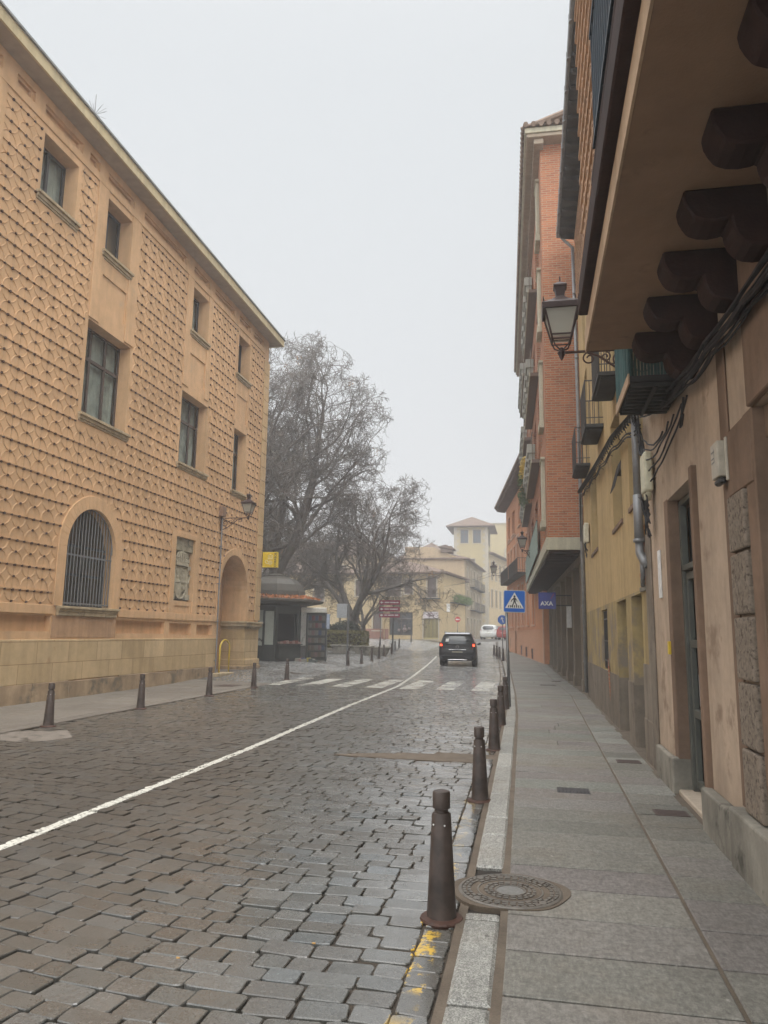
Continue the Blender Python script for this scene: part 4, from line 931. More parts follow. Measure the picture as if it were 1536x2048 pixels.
mb = MB(); mb.hexa([(.95, 9.97, 13.62), (.95, 21.4, 13.62), (8, 21.4, 15.4), (8, 9.97, 15.4), (.95, 9.97, 13.7), (.95, 21.4, 13.7), (8, 21.4, 15.5), (8, 9.97, 15.5)]); adopt(mb.build('roof', mt['tile']), yel)
# small iron balconies of the yellow house
def iron_balcony(parent, fr, a, b, z, out=.34, h=1.05, mat='iron', slabm='slatedark', step=.1, deep=.12):
    mb = MB(); fr.box(mb, a, b, z, z + .07, .0, out); fr.box(mb, a + .06, b - .06, z - .03, z, .02, out - .04); s_ = adopt(mb.build('balcony', mt[slabm], bevel=.006), parent)
    mb = MB(); n = int((b - a) / step)
    for i in range(n + 1): mb.tube([fr.p(a + .02 + (b - a - .04) * i / n, z + .07, out - .02), fr.p(a + .02 + (b - a - .04) * i / n, z + h, out - .02)], .008, 4)
    for u in (a + .02, b - .02):
        for k in range(1, 4): mb.tube([fr.p(u, z + .07, (out - .02) * k / 4), fr.p(u, z + h, (out - .02) * k / 4)], .008, 4)
        mb.tube([fr.p(u, z + h, 0), fr.p(u, z + h, out - .02)], .014, 4); mb.tube([fr.p(u, z + .2, 0), fr.p(u, z + .2, out - .02)], .01, 4)
    mb.tube([fr.p(a, z + h, out - .02), fr.p(b, z + h, out - .02)], .016, 5); mb.tube([fr.p(a, z + .2, out - .02), fr.p(b, z + .2, out - .02)], .01, 4)
    sub(mb.build('railing', mt[mat]), s_, parent); return s_
iron_balcony(yel, FR, 11.85, 13.2, 5.75, .36, .98); iron_balcony(yel, FR, 14.9, 16.3, 5.75, .36, .98)
iron_balcony(yel, FR, 18.4, 19.9, 5.75, .36, .98)
# ---------- downpipes
mb = MB(); mb.tube([(1.4, 10.1, 4.85), (1.39, 10.05, 3.4)], .05, 10); mb.tube([(1.39, 10.05, 3.45), (1.385, 10.03, 2.85)], .062, 10); mb.tube([(1.385, 10.03, 2.86), (1.385, 10.03, 2.82)], .078, 10); mb.tube([(1.385, 10.03, 2.84), (1.385, 10.03, 2.68), (1.42, 9.93, 2.56), (1.46, 9.9, 2.5)], .055, 10)
mb.tube([(1.4, 9.98, 2.6), (1.41, 10.02, 2.38), (1.43, 10.2, 2.27)], .03, 8)
o = mb.build('downpipe', mt['grey_metal'], smooth=True); tag(o, 'thick grey downpipe broken off above the ground at the near end of the yellow house', 'downpipe')
mb = MB(); mb.tube([(1.38, 21.28, 13.1), (1.4, 21.28, 9.0), (1.4, 21.26, 5.0), (1.41, 21.2, .1)], .052, 10)
for z in (.9, 2.4, 5.2, 7.4, 9.6, 11.6): mb.tube([(1.4, 21.25, z), (1.4, 21.25, z + .05)], .062, 10)
o = mb.build('downpipe', mt['grey_metal'], smooth=True); tag(o, 'long zinc downpipe from eaves to pavement between the yellow house and the brick tower', 'downpipe')
# ---------- wall boxes
mb = MB(); FR.box(mb, 5.7, 5.9, 2.78, 3.05, .036, .11); FR.box(mb, 5.67, 5.7, 2.74, 3.07, .036, .06)
o = mb.build('meter_box', simple('ivory box', (.48, .44, .36), .5), bevel=.02, seg=3); tag(o, 'ivory electric box with dark underside high on the pink house', 'electric box')
mb = MB(); FR.box(mb, 5.72, 5.88, 2.73, 2.778, .045, .1); c_ = mb.build('underside', mt['iron'], o, bevel=.015)
mb = MB()
FR.box(mb, 5.785, 5.79, 2.9, 3.0, .11, .1115)
for z in (2.98, 2.93, 2.9): FR.box(mb, 5.79, 5.87, z, z + .008, .11, .112)
mb.build('label_print', simple('grey print', (.2, .2, .2), .6), o)
mb = MB(); mb.box(1.34, 1.44, 9.05, 9.4, 3.32, 3.8); mb.prism([(9.1, 3.32), (9.36, 3.32), (9.33, 3.24), (9.2, 3.22)], 1.35, 1.43, 0, lambda a, b, c: (c, a, b)); o = mb.build('junction_box', simple('cream box', (.58, .56, .42), .5), bevel=.03, seg=3); tag(o, 'cream cable box hanging beside the thick grey downpipe', 'junction box')
mb = MB(); mb.box(1.33, 1.45, 19.2, 19.6, 3.95, 4.45); o = mb.build('junction_box', simple('cream box small', (.6, .58, .46), .5), bevel=.03, seg=2); tag(o, 'small cream cable box low on the wall next to the long zinc downpipe', 'junction box')
mb = MB(); FR.box(mb, 8.95, 9.1, 2.05, 2.6, .003, .02); o = mb.build('house_number_plate', mt['white'], bevel=.003); tag(o, 'narrow white plate on the pink wall left of the metal door', 'plate')
# ---------- cables
def catline(a, b, sag, n=14, jit=0):
    a, b = Vector(a), Vector(b); return [tuple(a.lerp(b, i / n) + Vector((random.uniform(-jit, jit), random.uniform(-jit, jit), -4 * sag * (i / n) * (1 - i / n) + random.uniform(-jit, jit)))) for i in range(n + 1)]
mb = MB()
anch = [(1.4, 2.0, 3.62), (1.38, 3.4, 3.66), (1.38, 4.7, 3.7), (1.38, 5.7, 3.78), (1.38, 6.6, 3.84), (1.4, 7.6, 4.0), (1.4, 8.6, 4.2), (1.38, 9.5, 4.42)]
for k in range(11):
    dx, dz = random.uniform(-.07, .02), random.uniform(-.09, .08)
    pth = []
    for i in range(len(anch) - 1):
        a, b = anch[i], anch[i + 1]; pth += catline((a[0] + dx, a[1], a[2] + dz), (b[0] + dx, b[1], b[2] + dz), random.uniform(.005, .045), 6, .004)[:-1]
    mb.tube(pth, random.choice([.008, .012, .016]), 5)
for k in range(5): mb.tube(catline((1.36, 6.6 + k * .3, 3.7), (1.38, 8.9 + .1 * k, 3.4 + .15 * k), .1, 8, .01), .01, 5)
mb.tube([(1.36, 6.75, 3.72), (1.33, 6.72, 3.55), (1.33, 6.8, 3.46), (1.36, 6.9, 3.5), (1.37, 6.85, 3.6)], .012, 5)
o = mb.build('cable_bundle', mt['cable']); tag(o, 'thick tangle of black cables slung along the wall under the timber corbels', 'cables')
mb = MB()
for k in range(6):
    ph = k * 1.05
    pth = [(1.34 + .045 * math.cos(ph + i * .55), 9.5 + (20.8 - 9.5) * i / 90, np.interp(9.5 + 11.3 * i / 90, [9.5, 12.3, 20.8], [4.42, 4.85, 5.55]) + .05 * math.sin(ph + i * .55) - .05 * math.sin(math.pi * i / 90)) for i in range(91)]
    mb.tube(pth, .013, 4)
for k in range(2):
    pth = [(1.38, 9.5 + 11.3 * i / 40, np.interp(9.5 + 11.3 * i / 40, [9.5, 12.3, 20.8], [4.2, 4.65, 5.38]) - .03 * math.sin(i * .9) + .05 * k) for i in range(41)]; mb.tube(pth, .014, 4)
for i in range(13): y = 10 + i * .85; z = np.interp(y, [9.5, 12.3, 20.8], [4.42, 4.85, 5.55]); mb.tube([(1.34, y, z), (1.38, y, z - .12), (1.46, y, z - .16)], .006, 4)
for k in range(3): mb.tube(catline((1.36, 20.8, 5.55 - .08 * k), (1.36, 21.0, 4.2), .02, 6, .01), .014, 4)
for k in range(6): mb.tube(catline((1.36, 19.3 + .05 * k, 3.95), (1.4, 19.25 + .07 * k, 3.65 + random.uniform(-.1, .1)), .03, 5, .015), .012, 4)
o = mb.build('cable_bundle', mt['cable']); tag(o, 'twisted black cable rope climbing across the front of the yellow house', 'cables')
mb = MB()
for k in range(16): mb.tube(catline((1.37 + random.uniform(-.04, .03), 9.1 + random.uniform(0, .3), 3.3), (1.38, 9.15 + random.uniform(-.1, .3), random.uniform(2.75, 3.0)), random.uniform(-.02, .05), 6, .02), .009, 4)
for k in range(7): mb.tube(catline((1.37, 9.5 + random.uniform(-.1, .3), 4.4), (1.37 + random.uniform(-.03, .03), 9.2 + random.uniform(-.05, .2), 3.78), .05, 6, .02), .011, 4)
o = mb.build('cable_tangle', mt['cable']); tag(o, 'loose knot of black cable ends hanging from the cream box by the thick downpipe', 'cables')
# lantern on the yellow house
lantern('street_lantern', 'large near lantern on a scroll bracket in front of the brick tower', (1.44, 8.45, 4.86), math.pi, 1.05, 1.08)
# ---------- brick house on an arcade
u22 = Vector((-.72, 21.2, 0)).normalized(); nb = Vector((-u22.y, u22.x, 0))
FB = Fr((.5, 22.0), (u22.x, u22.y), (-u22.y, u22.x)); LB = 21.3
brk = thing('brick_house', 'tall thin-brick house with planted balconies projecting over an arcade', 'building', (1.5, 30, 0))
mb = MB(); W5 = []
for f in range(4):
    z = 5.2 + f * 3.15
    for u0 in (2.1, 6.5, 11.0, 15.5): W5.append((u0, u0 + 2.6, z - .55, z + 1.6, .5))
FB.skin(mb, 0, LB, 4.45, 17.1, W5)
q = FB.p; A0, A1 = q(0, 0), q(LB, 0)
mb.add([q(0, 4.45), q(0, 4.45, -8), q(0, 17.1, -8), q(0, 17.1)], [(0, 1, 2, 3)]); mb.add([q(LB, 4.45), q(LB, 4.45, -8), q(LB, 17.1, -8), q(LB, 17.1)], [(0, 1, 2, 3)])
mb.add([q(0, 4.45, -8), q(LB, 4.45, -8), q(LB, 17.1, -8), q(0, 17.1, -8)], [(0, 1, 2, 3)])
adopt(mb.build('wall', mt['brick']), brk)
mb = MB(); FB.box(mb, -.03, LB + .03, 4.07, 4.44, -1.2, .06); adopt(mb.build('slab_edge', mt['pale_conc'], bevel=.01), brk)
mb = MB()
for i in range(42): FB.box(mb, .25 + i * .5, .4 + i * .5, 3.93, 4.065, -1.0, -.04)
FB.box(mb, .02, LB - .02, 4.0, 4.068, -1.1, -.02); adopt(mb.build('soffit_joists', mt['wood']), brk)
# arcade: back wall, piers
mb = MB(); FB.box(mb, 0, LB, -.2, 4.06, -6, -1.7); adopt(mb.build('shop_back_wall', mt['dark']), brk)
for i in range(8):
    u = .55 + i * 2.75
    mb = MB(); FB.box(mb, u, u + .5, -.2, 3.75, -1.66, -.95); FB.box(mb, u - .03, u + .53, -.2, .35, -1.66, -.92)
    adopt(mb.build('pier', mt['arcade'], bevel=.01), brk)
    if i < 7:
        mb = MB(); a, b = u + .52, u + 2.73
        FB.box(mb, a, b, -.1, .45, -1.5, -1.3)
        for x in (a, b - .07, (a + b) / 2): FB.box(mb, x, x + .07, .45, 3.0, -1.48, -1.38)
        FB.box(mb, a, b, 2.95, 3.05, -1.48, -1.36)
        sw = adopt(mb.build('shop_window', mt['grey_metal'], bevel=.005), brk)
        mb = MB(); FB.quad(mb, a, b, .45, 2.95, -1.44); sub(mb.build('pane', mt['glass_dark']), sw, brk)
mb = MB(); FB.box(mb, -.02, LB, 3.75, 4.0, -1.66, -.9); adopt(mb.build('arcade_beam', mt['arcade'], bevel=.01), brk)
mb = MB(); FB.box(mb, 5.9, 5.93, 1.9, 2.7, -1.1, -.93); adopt(mb.build('notice', mt['white']), brk)
for (a, b, c, d, e) in W5:
    window(brk, FB, a, b, c, d, -.42, 2, None, 'frame_dark', .08, False)
mt['plank'] = simple('balcony parapet', (.17, .13, .105), .8, obj=False)
mt['planter'] = plaster('planter concrete', (.42, .41, .36), .12, 3, .2, .3)
for f in range(4):
    z = 4.5 + f * 3.15
    if f == 0:
        mb = MB(); FB.box(mb, 4.8, 20.5, z + .0, z + 1.15, .1, .13); nb_ = adopt(mb.build('netting', mt['net']), brk)
        mb = MB(); FB.box(mb, 4.8, 20.5, z + 1.15, z + 1.19, .09, .14); adopt(mb.build('rail', mt['iron']), brk); continue
    for u0 in (3.6, 12.4):
        mb = MB(); FB.box(mb, u0, u0 + 7.0, z - .12, z, .0, .3); [mb.tube([FB.p(u0 + .1 + k_ * .34, z, .27), FB.p(u0 + .1 + k_ * .34, z + .95, .27)], .012, 4) for k_ in range(21)]; FB.box(mb, u0, u0 + 7.0, z + .95, z + .99, .25, .29)
        bb_ = adopt(mb.build('balcony', mt['plank']), brk)
        mb = MB(); FB.box(mb, u0 - .02, u0 + 7.02, z - .13, z + .0, .3, .33);  sub(mb.build('edge', mt['pale_conc']), bb_, brk)
        for k in range(5):
            mb = MB(); FB.box(mb, u0 + .3 + k * 1.38, u0 + 1.2 + k * 1.38, z + .3, z + .62, .16, .44); FB.box(mb, u0 + .35 + k * 1.38, u0 + 1.15 + k * 1.38, z + .06, z + .3, .18, .38); sub(mb.build('planter', mt['planter'], bevel=.01), bb_, brk)
for f in range(4):
    z = 5.1 + f * 3.15
    mb = MB(); FB.box(mb, 1.0, 1.7, z, z + 1.9, .0, .1); FB.box(mb, .9, 1.8, z - .22, z, .0, .15); FB.box(mb, .9, 1.8, z + 1.9, z + 1.98, .0, .13)
    adopt(mb.build('oriel', [mt['pale_conc']], bevel=.01), brk)
def leafclump(mb, c, r, n, s, squash=1.0, rs=random):
    for _ in range(n):
        d = Vector((rs.gauss(0, 1), rs.gauss(0, 1), rs.gauss(0, 1))); d.normalize(); p = Vector(c) + d * r * rs.uniform(.35, 1) ** .6; p.z = c[2] + (p.z - c[2]) * squash
        a = Vector((rs.gauss(0, 1), rs.gauss(0, 1), rs.gauss(0, 1))).normalized(); b = a.orthogonal().normalized(); k = s * rs.uniform(.6, 1.3)
        mb.add([tuple(p + a * k), tuple(p + b * k * .45), tuple(p - a * k), tuple(p - b * k * .45)], [(0, 1, 2, 3)])
mt['ivy'] = simple('ivy leaves', (.07, .11, .03), .6, .3, var=.5, scale=6)
mt['yleaf'] = simple('yellow autumn leaves', (.5, .34, .05), .6, .3, var=.4, scale=6)
for f, uu in ((2, 12.0),):
    z = 4.5 + 3.15 * 1; mb = MB()
    for k in range(7): leafclump(mb, FB.p(10.2 + k * .32, z + .9 + .1 * math.sin(k), .35), .32, 110, .06)
    for k in range(5): leafclump(mb, FB.p(11.6 + k * .25, z + .3, .35), .3, 100, .06, 1.6)
    adopt(mb.build('ivy', mt['ivy']), brk)
    mb = MB()
    for k in range(6): leafclump(mb, FB.p(8.8 + k * .25, z + 1.1 - .05 * k, .35), .28, 90, .055)
    adopt(mb.build('autumn_plant', mt['yleaf']), brk)
# eaves with cornice and tiles
mb = MB(); FB.box(mb, -.45, LB + .45, 17.1, 17.22, -8, .42); FB.box(mb, -.36, LB + .36, 16.92, 17.099, -.1, .2); adopt(mb.build('eaves', mt['eave'], bevel=.01), brk)
mb = MB(); FB.box(mb, -.5, LB + .5, 17.22, 17.4, -8, .48); adopt(mb.build('cornice', mt['pale_conc'], bevel=.01), brk)
mb = MB()
P_ = [q(-.55, 17.42, .52), q(LB + .5, 17.42, .52), q(LB - 3, 18.9, -3.6), q(3, 18.9, -3.6), q(-.55, 17.42, -8), q(LB + .5, 17.42, -8)]
mb.add(P_, [(0, 1, 2, 3), (0, 3, 4), (1, 2, 5), (2, 3, 4, 5)])
n = 95
for i in range(n):
    u = -.5 + i * (LB + 1) / n; a = [Vector(q(u + .11, 17.42, .58)), Vector(q(u + .11, 18.0, -1.0))]; mb.tube([tuple(x) for x in a], .085, 6)
for i in range(9):
    w_ = .45 - i * .24; mb.tube([q(-.62, 17.44, w_), q(.6, 17.85, w_)], .085, 6)
adopt(mb.build('roof', mt['tile']), brk)
lantern('street_lantern', 'lantern on the brick house beside the orange facade', FB.p(12.4, 5.45, 0.02), math.pi + .03, .45, 1.1)
# hanging insurance sign
t = thing('hanging_sign', 'blue insurance sign with white slanted letters hanging under the arcade', 'sign', (.5, 26, 2.5))
mb = MB(); mb.box(-.28, .3, -.05, .05, 0, .56); mb.build('sign_panel', simple('dark blue sign', (.02, .035, .24), .35, .5), t, bevel=.008)
mb = MB(); mb.box(.3, .8, -.02, .02, .44, .48); mb.box(.3, .8, -.02, .02, .1, .14); mb.build('bracket', mt['iron'], t)
text('AXA', .2, mt['white'], face_y(-.01, -.053, .18), t, bold=.006)
mb = MB(); mb.add([(.12, -.056, .34), (.14, -.056, .34), (.25, -.056, .52), (.225, -.056, .52)], [(0, 1, 2, 3)]); mb.build('red_stroke', simple('red stroke', (.35, .02, .05), .4), t)
# ---------- orange house
fo = Vector((-2.53, 20, 0)).normalized(); FO = Fr((.6, 40), (fo.x, fo.y), (-fo.y, fo.x)); LO = 20.2
org = thing('orange_house', 'orange plastered house with pale window surrounds and deep tiled eaves', 'building', (0, 50, 0))
mt['pale_wood'] = simple('pale blinds', (.5, .49, .46), .7, obj=False)
G0 = [(6.2, 7.2, 2.25, 4.9, .28), (8.9, 9.9, 2.25, 4.9, .28), (11.4, 12.3, 2.25, 4.9, .28), (13.2, 14.3, .2, 4.5, .3), (15.6, 16.5, 2.25, 4.9, .28), (17.6, 18.5, 2.25, 4.9, .28), (3.6, 4.6, 2.25, 4.9, .28)]
G1 = [(u, u + .95, 5.6, 7.9, .25) for u in (3.5, 6.1, 8.8, 11.3, 13.6, 15.9, 18.1)]
G2 = [(2.6, 4.6, 9.0, 10.6, .28), (6.2, 8.2, 9.0, 10.6, .28), (9.6, 11.3, 9.0, 10.6, .28), (13.7, 15.6, 8.9, 10.6, .28), (17.1, 18.6, 8.9, 10.6, .28)]
VT = [(4.4, 5.4, .25, .85, .06), (7.2, 8.3, .3, .9, .06), (10.0, 11.0, .35, .95, .06), (17.6, 18.1, .7, 1.4, .06)]
mb = MB(); FO.skin(mb, 0, LO, 1.9, 11.7, G0[:3] + [(13.2, 14.3, 1.9, 4.5, .3, False, 'b')] + G0[4:] + G1 + G2)
q = FO.p
for u in (0, LO): mb.add([q(u, -.2), q(u, -.2, -9), q(u, 11.7, -9), q(u, 11.7)], [(0, 1, 2, 3)])
FO.box(mb, .1, LO - .1, -.2, 11.6, -9, -.6)
adopt(mb.build('wall', mt['orange']), org)
mb = MB(); FO.skin(mb, 0, LO, -.2, 1.9, [(13.2, 14.3, .2, 1.9, .33, False, 't')] + VT, 0, .03); FO.box(mb, 0, LO, 1.9, 1.94, 0, .05); FO.box(mb, 0, LO, 1.2, 1.22, .03, .036)
adopt(mb.build('plinth', mt['orange_low']), org)
for a, b, c, d, e in VT:
    mb = MB(); FO.box(mb, a, b, c, d, -.06, -.04)
    for k in range(7): FO.box(mb, a, b, c + k * (d - c) / 7, c + (k + .5) * (d - c) / 7, -.035, .0)
    adopt(mb.build('vent_grille', simple('purple brown grille', (.12, .07, .075), .7)), org)
for a, b, c, d, e in G0 + G1 + G2:
    if c < .5:
        mb = MB(); FO.box(mb, a, b, .2, d, -.28, -.22); FO.box(mb, (a + b) / 2 - .02, (a + b) / 2 + .02, .25, d, -.22, -.2); adopt(mb.build('door', mt['wood']), org)
    else:
        window(org, FO, a, b, c, d, -.2, 2, None, 'frame', .06, c > 8.5)
        if c < 8.5:
            mb = MB(); FO.box(mb, a + .05, b - .05, c + .05, d - .05, -.2, -.17); adopt(mb.build('shutter', simple('brown shutter', (.2, .11, .075), .6, obj=False)), org)
    mb = MB(); e = .14
    if c < 8.5:
        for x in ((a - e, a, c - .05, d + e), (b, b + e, c - .05, d + e), (a, b, d, d + e)): FO.box(mb, *x, .0, .03)
    FO.box(mb, a - .1, b + .1, c - .12, c - .02, .0, .1); adopt(mb.build('surround', mt['pale_trim'], bevel=.004), org)
mb = MB(); FO.box(mb, 11.0, 12.9, 8.35, 8.5, 0, .05); FO.box(mb, 12.75, 12.9, 5.5, 8.35, 0, .05); FO.box(mb, 10.95, 11.1, 5.5, 8.35, 0, .05); FO.box(mb, 12.9, 19.0, 8.62, 8.7, 0, .06); adopt(mb.build('moulding', mt['pale_trim']), org)
mb = MB(); FO.box(mb, .0, .3, .1, 11.6, .0, .05); adopt(mb.build('corner_strip', mt['pale_trim']), org)
iron_balcony(org, FO, 7.0, 12.8, 5.45, .6, .95, step=.16); iron_balcony(org, FO, 13.2, 19.2, 5.45, .6, .95, step=.16)
mb = MB(); FO.box(mb, -.2, LO + .75, 11.72, 11.8, -9, .78)
for i in range(70): u = -.1 + i * .305; mb.prism([(0, 11.72), (.72, 11.72), (.7, 11.66), (.62, 11.6), (0, 11.52)], u, u + .12, 0, lambda a, b, c: FO.p(c, b, a))
for i in range(22): w_ = .6 - i * .42; mb.prism([(LO, 11.72), (LO + .7, 11.72), (LO + .68, 11.66), (LO + .6, 11.6), (LO, 11.52)], w_ - .12, w_, 0, lambda a, b, c: FO.p(a, b, c))
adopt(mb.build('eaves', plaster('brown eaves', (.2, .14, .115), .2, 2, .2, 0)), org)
mb = MB(); P_ = [q(-.2, 11.82, .85), q(LO + .85, 11.82, .85), q(LO - 3.5, 14.2, -4), q(0, 14.2, -4), q(-.2, 11.82, -9), q(LO + .85, 11.82, -9)]
mb.add(P_, [(0, 1, 2, 3), (0, 3, 4), (1, 2, 5), (2, 3, 4, 5)])
for i in range(84): u = -.1 + i * .25; mb.tube([q(u, 11.84, .9), q(u, 12.2, .1)], .08, 5)
adopt(mb.build('roof', mt['tile']), org)
mb = MB(); FO.box(mb, 4.6, 7.0, 12.3, 13.6, -1.6, -.3, 0); adopt(mb.build('dormer', mt['yellow']), org)
mb = MB(); mb.add([q(4.3, 13.4, .0), q(7.2, 13.4, .0), q(7.2, 14.1, -2.5), q(4.3, 14.1, -2.5), q(4.3, 13.55, .0), q(7.2, 13.55, .0), q(7.2, 14.25, -2.5), q(4.3, 14.25, -2.5)], [(0, 1, 2, 3), (4, 5, 6, 7), (0, 1, 5, 4), (1, 2, 6, 5), (2, 3, 7, 6), (3, 0, 4, 7)]); adopt(mb.build('dormer_roof', mt['tile']), org)
lantern('street_lantern', 'far lantern on a long scroll bracket on the orange house', FO.p(16.2, 6.0, 0), math.pi + .12, 1.35, 1.3)
# ================================================================== houses closing the street
mt['beige'] = plaster('beige far plaster', (.48, .37, .24), .08, .6, .15, .15)
mt['cream_far'] = plaster('cream far plaster', (.55, .43, .25), .08, .6, .15, .12)
mt['paleyel'] = plaster('pale yellow far plaster', (.5, .42, .24), .06, .6, .1, .1)
mt['tan_far'] = plaster('tan far plaster', (.36, .29, .2), .12, .6, .2, .2)
mt['dado'] = plaster('reddish dado', (.3, .15, .11), .12, 1.5, .2, .2)
mt['shutter'] = simple('brown roller shutter', (.13, .1, .09), .7, obj=False)
mt['shop_dark'] = simple('dark shop front', (.035, .04, .045), .3, .6, obj=False)
def house(name, label, P, D, N, L, z0, z1, depth, wall, wins, group=None, roof=None, over=.5, roofh=1.4, reveal=.15, fullhip=True, sides=True):
    t = thing(name, label, 'building', (P[0], P[1], 0), 0, group); f = Fr(P, D, N)
    mb = MB(); f.skin(mb, 0, L, z0, z1, [(a, b, c, d, reveal) for a, b, c, d, k in wins])
    p = f.p
    for u in ((0, L) if sides else (L,)): mb.add([p(u, z0), p(u, z0, -depth), p(u, z1, -depth), p(u, z1)], [(0, 1, 2, 3)])
    mb.add([p(0, z0, -depth), p(L, z0, -depth), p(L, z1, -depth), p(0, z1, -depth)], [(0, 1, 2, 3)])
    adopt(mb.build('wall', wall), t)
    for a, b, c, d, k in wins:
        if k == 's':
            mb = MB(); f.box(mb, a, b, c, d, -reveal - .03, -reveal + .03); n = int((d - c) / .18)
            for i in range(n): f.box(mb, a + .03, b - .03, c + i * (d - c) / n, c + (i + .6) * (d - c) / n, -reveal + .03, -reveal + .05)
            adopt(mb.build('shutter', mt['shutter']), t)
        else:
            mb = MB()
            for x in (a, b - .08, (a + b) / 2 - .04): f.box(mb, x, x + .08, c, d, -reveal - .05, -reveal + .03)
            for z in (c, d - .08, c + (d - c) * .65): f.box(mb, a, b, z, z + .08, -reveal - .04, -reveal + .02)
            wn = adopt(mb.build('window', mt['frame']), t)
            mb = MB(); f.box(mb, a, b, c, d, -reveal - .2, -reveal - .08); sub(mb.build('pane', mt['shop_dark'] if k == 'd' else mt['glass_far']), wn, t)
        mb = MB(); e = .12
        if k != 'd':
            f.box(mb, a - e, a, c, d + e, .002, .04); f.box(mb, b, b + e, c, d + e, .002, .04); f.box(mb, a, b, d, d + e, .002, .04); f.box(mb, a - e, b + e, c - .1, c, .002, .08)
            adopt(mb.build('surround', mt['trim_far']), t)
    if roof:
        mb = MB(); o = over; A, B, C_, D_ = p(-o, z1, o), p(L + o, z1, o), p(L + o, z1, -depth - o), p(-o, z1, -depth - o)
        h = roofh; hx = min(L, depth) / 2 + o
        if L > depth: R0, R1 = p(hx - o if fullhip else -o, z1 + h, -depth / 2), p(L - hx + o if fullhip else L + o, z1 + h, -depth / 2)
        else: R0, R1 = p(L / 2, z1 + h, -hx + o), p(L / 2, z1 + h, -depth + hx - o)
        up = lambda q, k=.14: (q[0], q[1], q[2] + k)
        if L > depth: mb.add([up(A), up(B), up(C_), up(D_), up(R0), up(R1)], [(0, 1, 5, 4), (1, 2, 5), (2, 3, 4, 5), (3, 0, 4)])
        else: mb.add([up(A), up(B), up(C_), up(D_), up(R0), up(R1)], [(0, 1, 4), (1, 2, 5, 4), (2, 3, 5), (3, 0, 4, 5)])
        mb.add([A, B, C_, D_, up(A), up(B), up(C_), up(D_)], [(0, 3, 2, 1), (0, 1, 5, 4), (1, 2, 6, 5), (2, 3, 7, 6), (3, 0, 4, 7)])
        adopt(mb.build('roof', roof), t)
    return t, f
mt['glass_far'] = simple('grey far glass', (.1, .12, .14), .2, .7, obj=False); mt['trim_far'] = plaster('pale stone trim', (.5, .45, .36), .1, 1, .1, .1)
mt['eave_far'] = simple('far brown tile', (.16, .115, .09), .9, .2, 0, .3, 2, .2, False)
def norm(a, b): v = Vector((b[0] - a[0], b[1] - a[1])); L = v.length; v.normalize(); return L, (v.x, v.y)
# corner house A, front towards the square
a0, a1 = (-19.0, 73.4), (-8.4, 72.0); L, D = norm(a0, a1)
X = lambda x: (x + 19.0) * 1.0086
houseA, fA = house('corner_house', 'cream two-storey corner house with shops and shuttered windows facing the square', a0, D, (D[1], -D[0]), L, .4, 7.5, 9.5, mt['cream_far'],
    [(X(-15.6), X(-14.75), 1.9, 3.75, 's'), (X(-13.9), X(-11.5), 1.45, 3.7, 'd'), (X(-10.4), X(-8.95), 1.1, 3.1, 's2'), (X(-10.05), X(-9.15), 5.15, 7.2, 's'), (X(-12.4), X(-11.55), 5.5, 6.9, 's'), (X(-14.2), X(-12.75), 5.3, 7.2, 's'), (X(-17.5), X(-16.4), 5.3, 6.9, 's')], roof=mt['eave_far'], over=.45, roofh=1.5)
mb = MB(); fA.box(mb, 0, X(-13.95), .4, 2.05, .003, .06); adopt(mb.build('dado', mt['dado']), houseA)
mb = MB(); fA.box(mb, X(-10.42), X(-8.93), 3.12, 3.75, .003, .08); adopt(mb.build('shop_sign', simple('pale shop sign', (.6, .56, .58), .5, obj=False)), houseA)
mb = MB(); fA.box(mb, X(-9.9), X(-9.45), 3.3, 3.4, .08, .09); mb.tube([fA.p(X(-9.68) + .3 * math.cos(a), 3.32 + .28 * math.sin(a), .085) for a in [math.pi * i / 10 for i in range(11)]], .035, 4); adopt(mb.build('sign_mark', simple('mauve mark', (.3, .18, .25), .5, obj=False)), houseA)
mb = MB()
for i in range(10): x = X(-10.3) + i * .135; fA.box(mb, x, x + .07, 1.15, 3.05, -.1, -.02)
fA.box(mb, X(-10.4), X(-8.95), 1.1, 1.25, -.1, .0); adopt(mb.build('striped_door', simple('olive yellow slats', (.36, .3, .13), .6, obj=False)), houseA)
iron_balcony(houseA, fA, X(-10.6), X(-8.7), 5.0, .55, .95, step=.14)
mb = MB(); fA.box(mb, X(-13.9), X(-11.5), 3.05, 3.08, -.1, -.05)
for cx, cz, r in ((-12.3, 2.35, .13), (-12.3, 2.0, .25), (-12.9, 1.95, .16), (-11.85, 2.1, .14)): mb.lathe([(0, -r), (r * .7, -r * .7), (r, 0), (r * .7, r * .7), (0, r)], 8, fA.p(X(cx), cz, -.02))
adopt(mb.build('shop_display', simple('shop display', (.25, .2, .19), .7, obj=False)), houseA)
a2 = (-7.45, 84.5); L, D = norm(a1, a2)
houseB, fB_ = house('corner_house_wing', 'cream wing of the corner house running up the side street with a planted balcony', a1, D, (D[1], -D[0]), L, .6, 7.45, 6, mt['cream_far'],
    [(1.5, 2.5, 5.0, 7.0, 'w'), (4.8, 5.7, 5.0, 7.0, 's'), (8.0, 8.9, 5.0, 7.0, 's'), (1.0, 3.4, 1.2, 3.7, 'd'), (6.2, 7.2, 1.1, 3.3, 's'), (9.6, 10.7, 1.1, 3.3, 's')], roof=mt['eave_far'], over=.45, roofh=1.1, sides=False)
iron_balcony(houseB, fB_, 2.6, 11.6, 4.75, .7, 1.0, step=.22)
mb = MB()
for k in range(12): leafclump(mb, fB_.p(2.9 + k * .75, 5.2, .75), .45, 60, .12)
adopt(mb.build('balcony_plants', mt['ivy']), houseB)
mb = MB(); fB_.box(mb, 1.1, 3.3, 3.8, 4.6, .05, .14); adopt(mb.build('shop_sign', mt['white']), houseB)
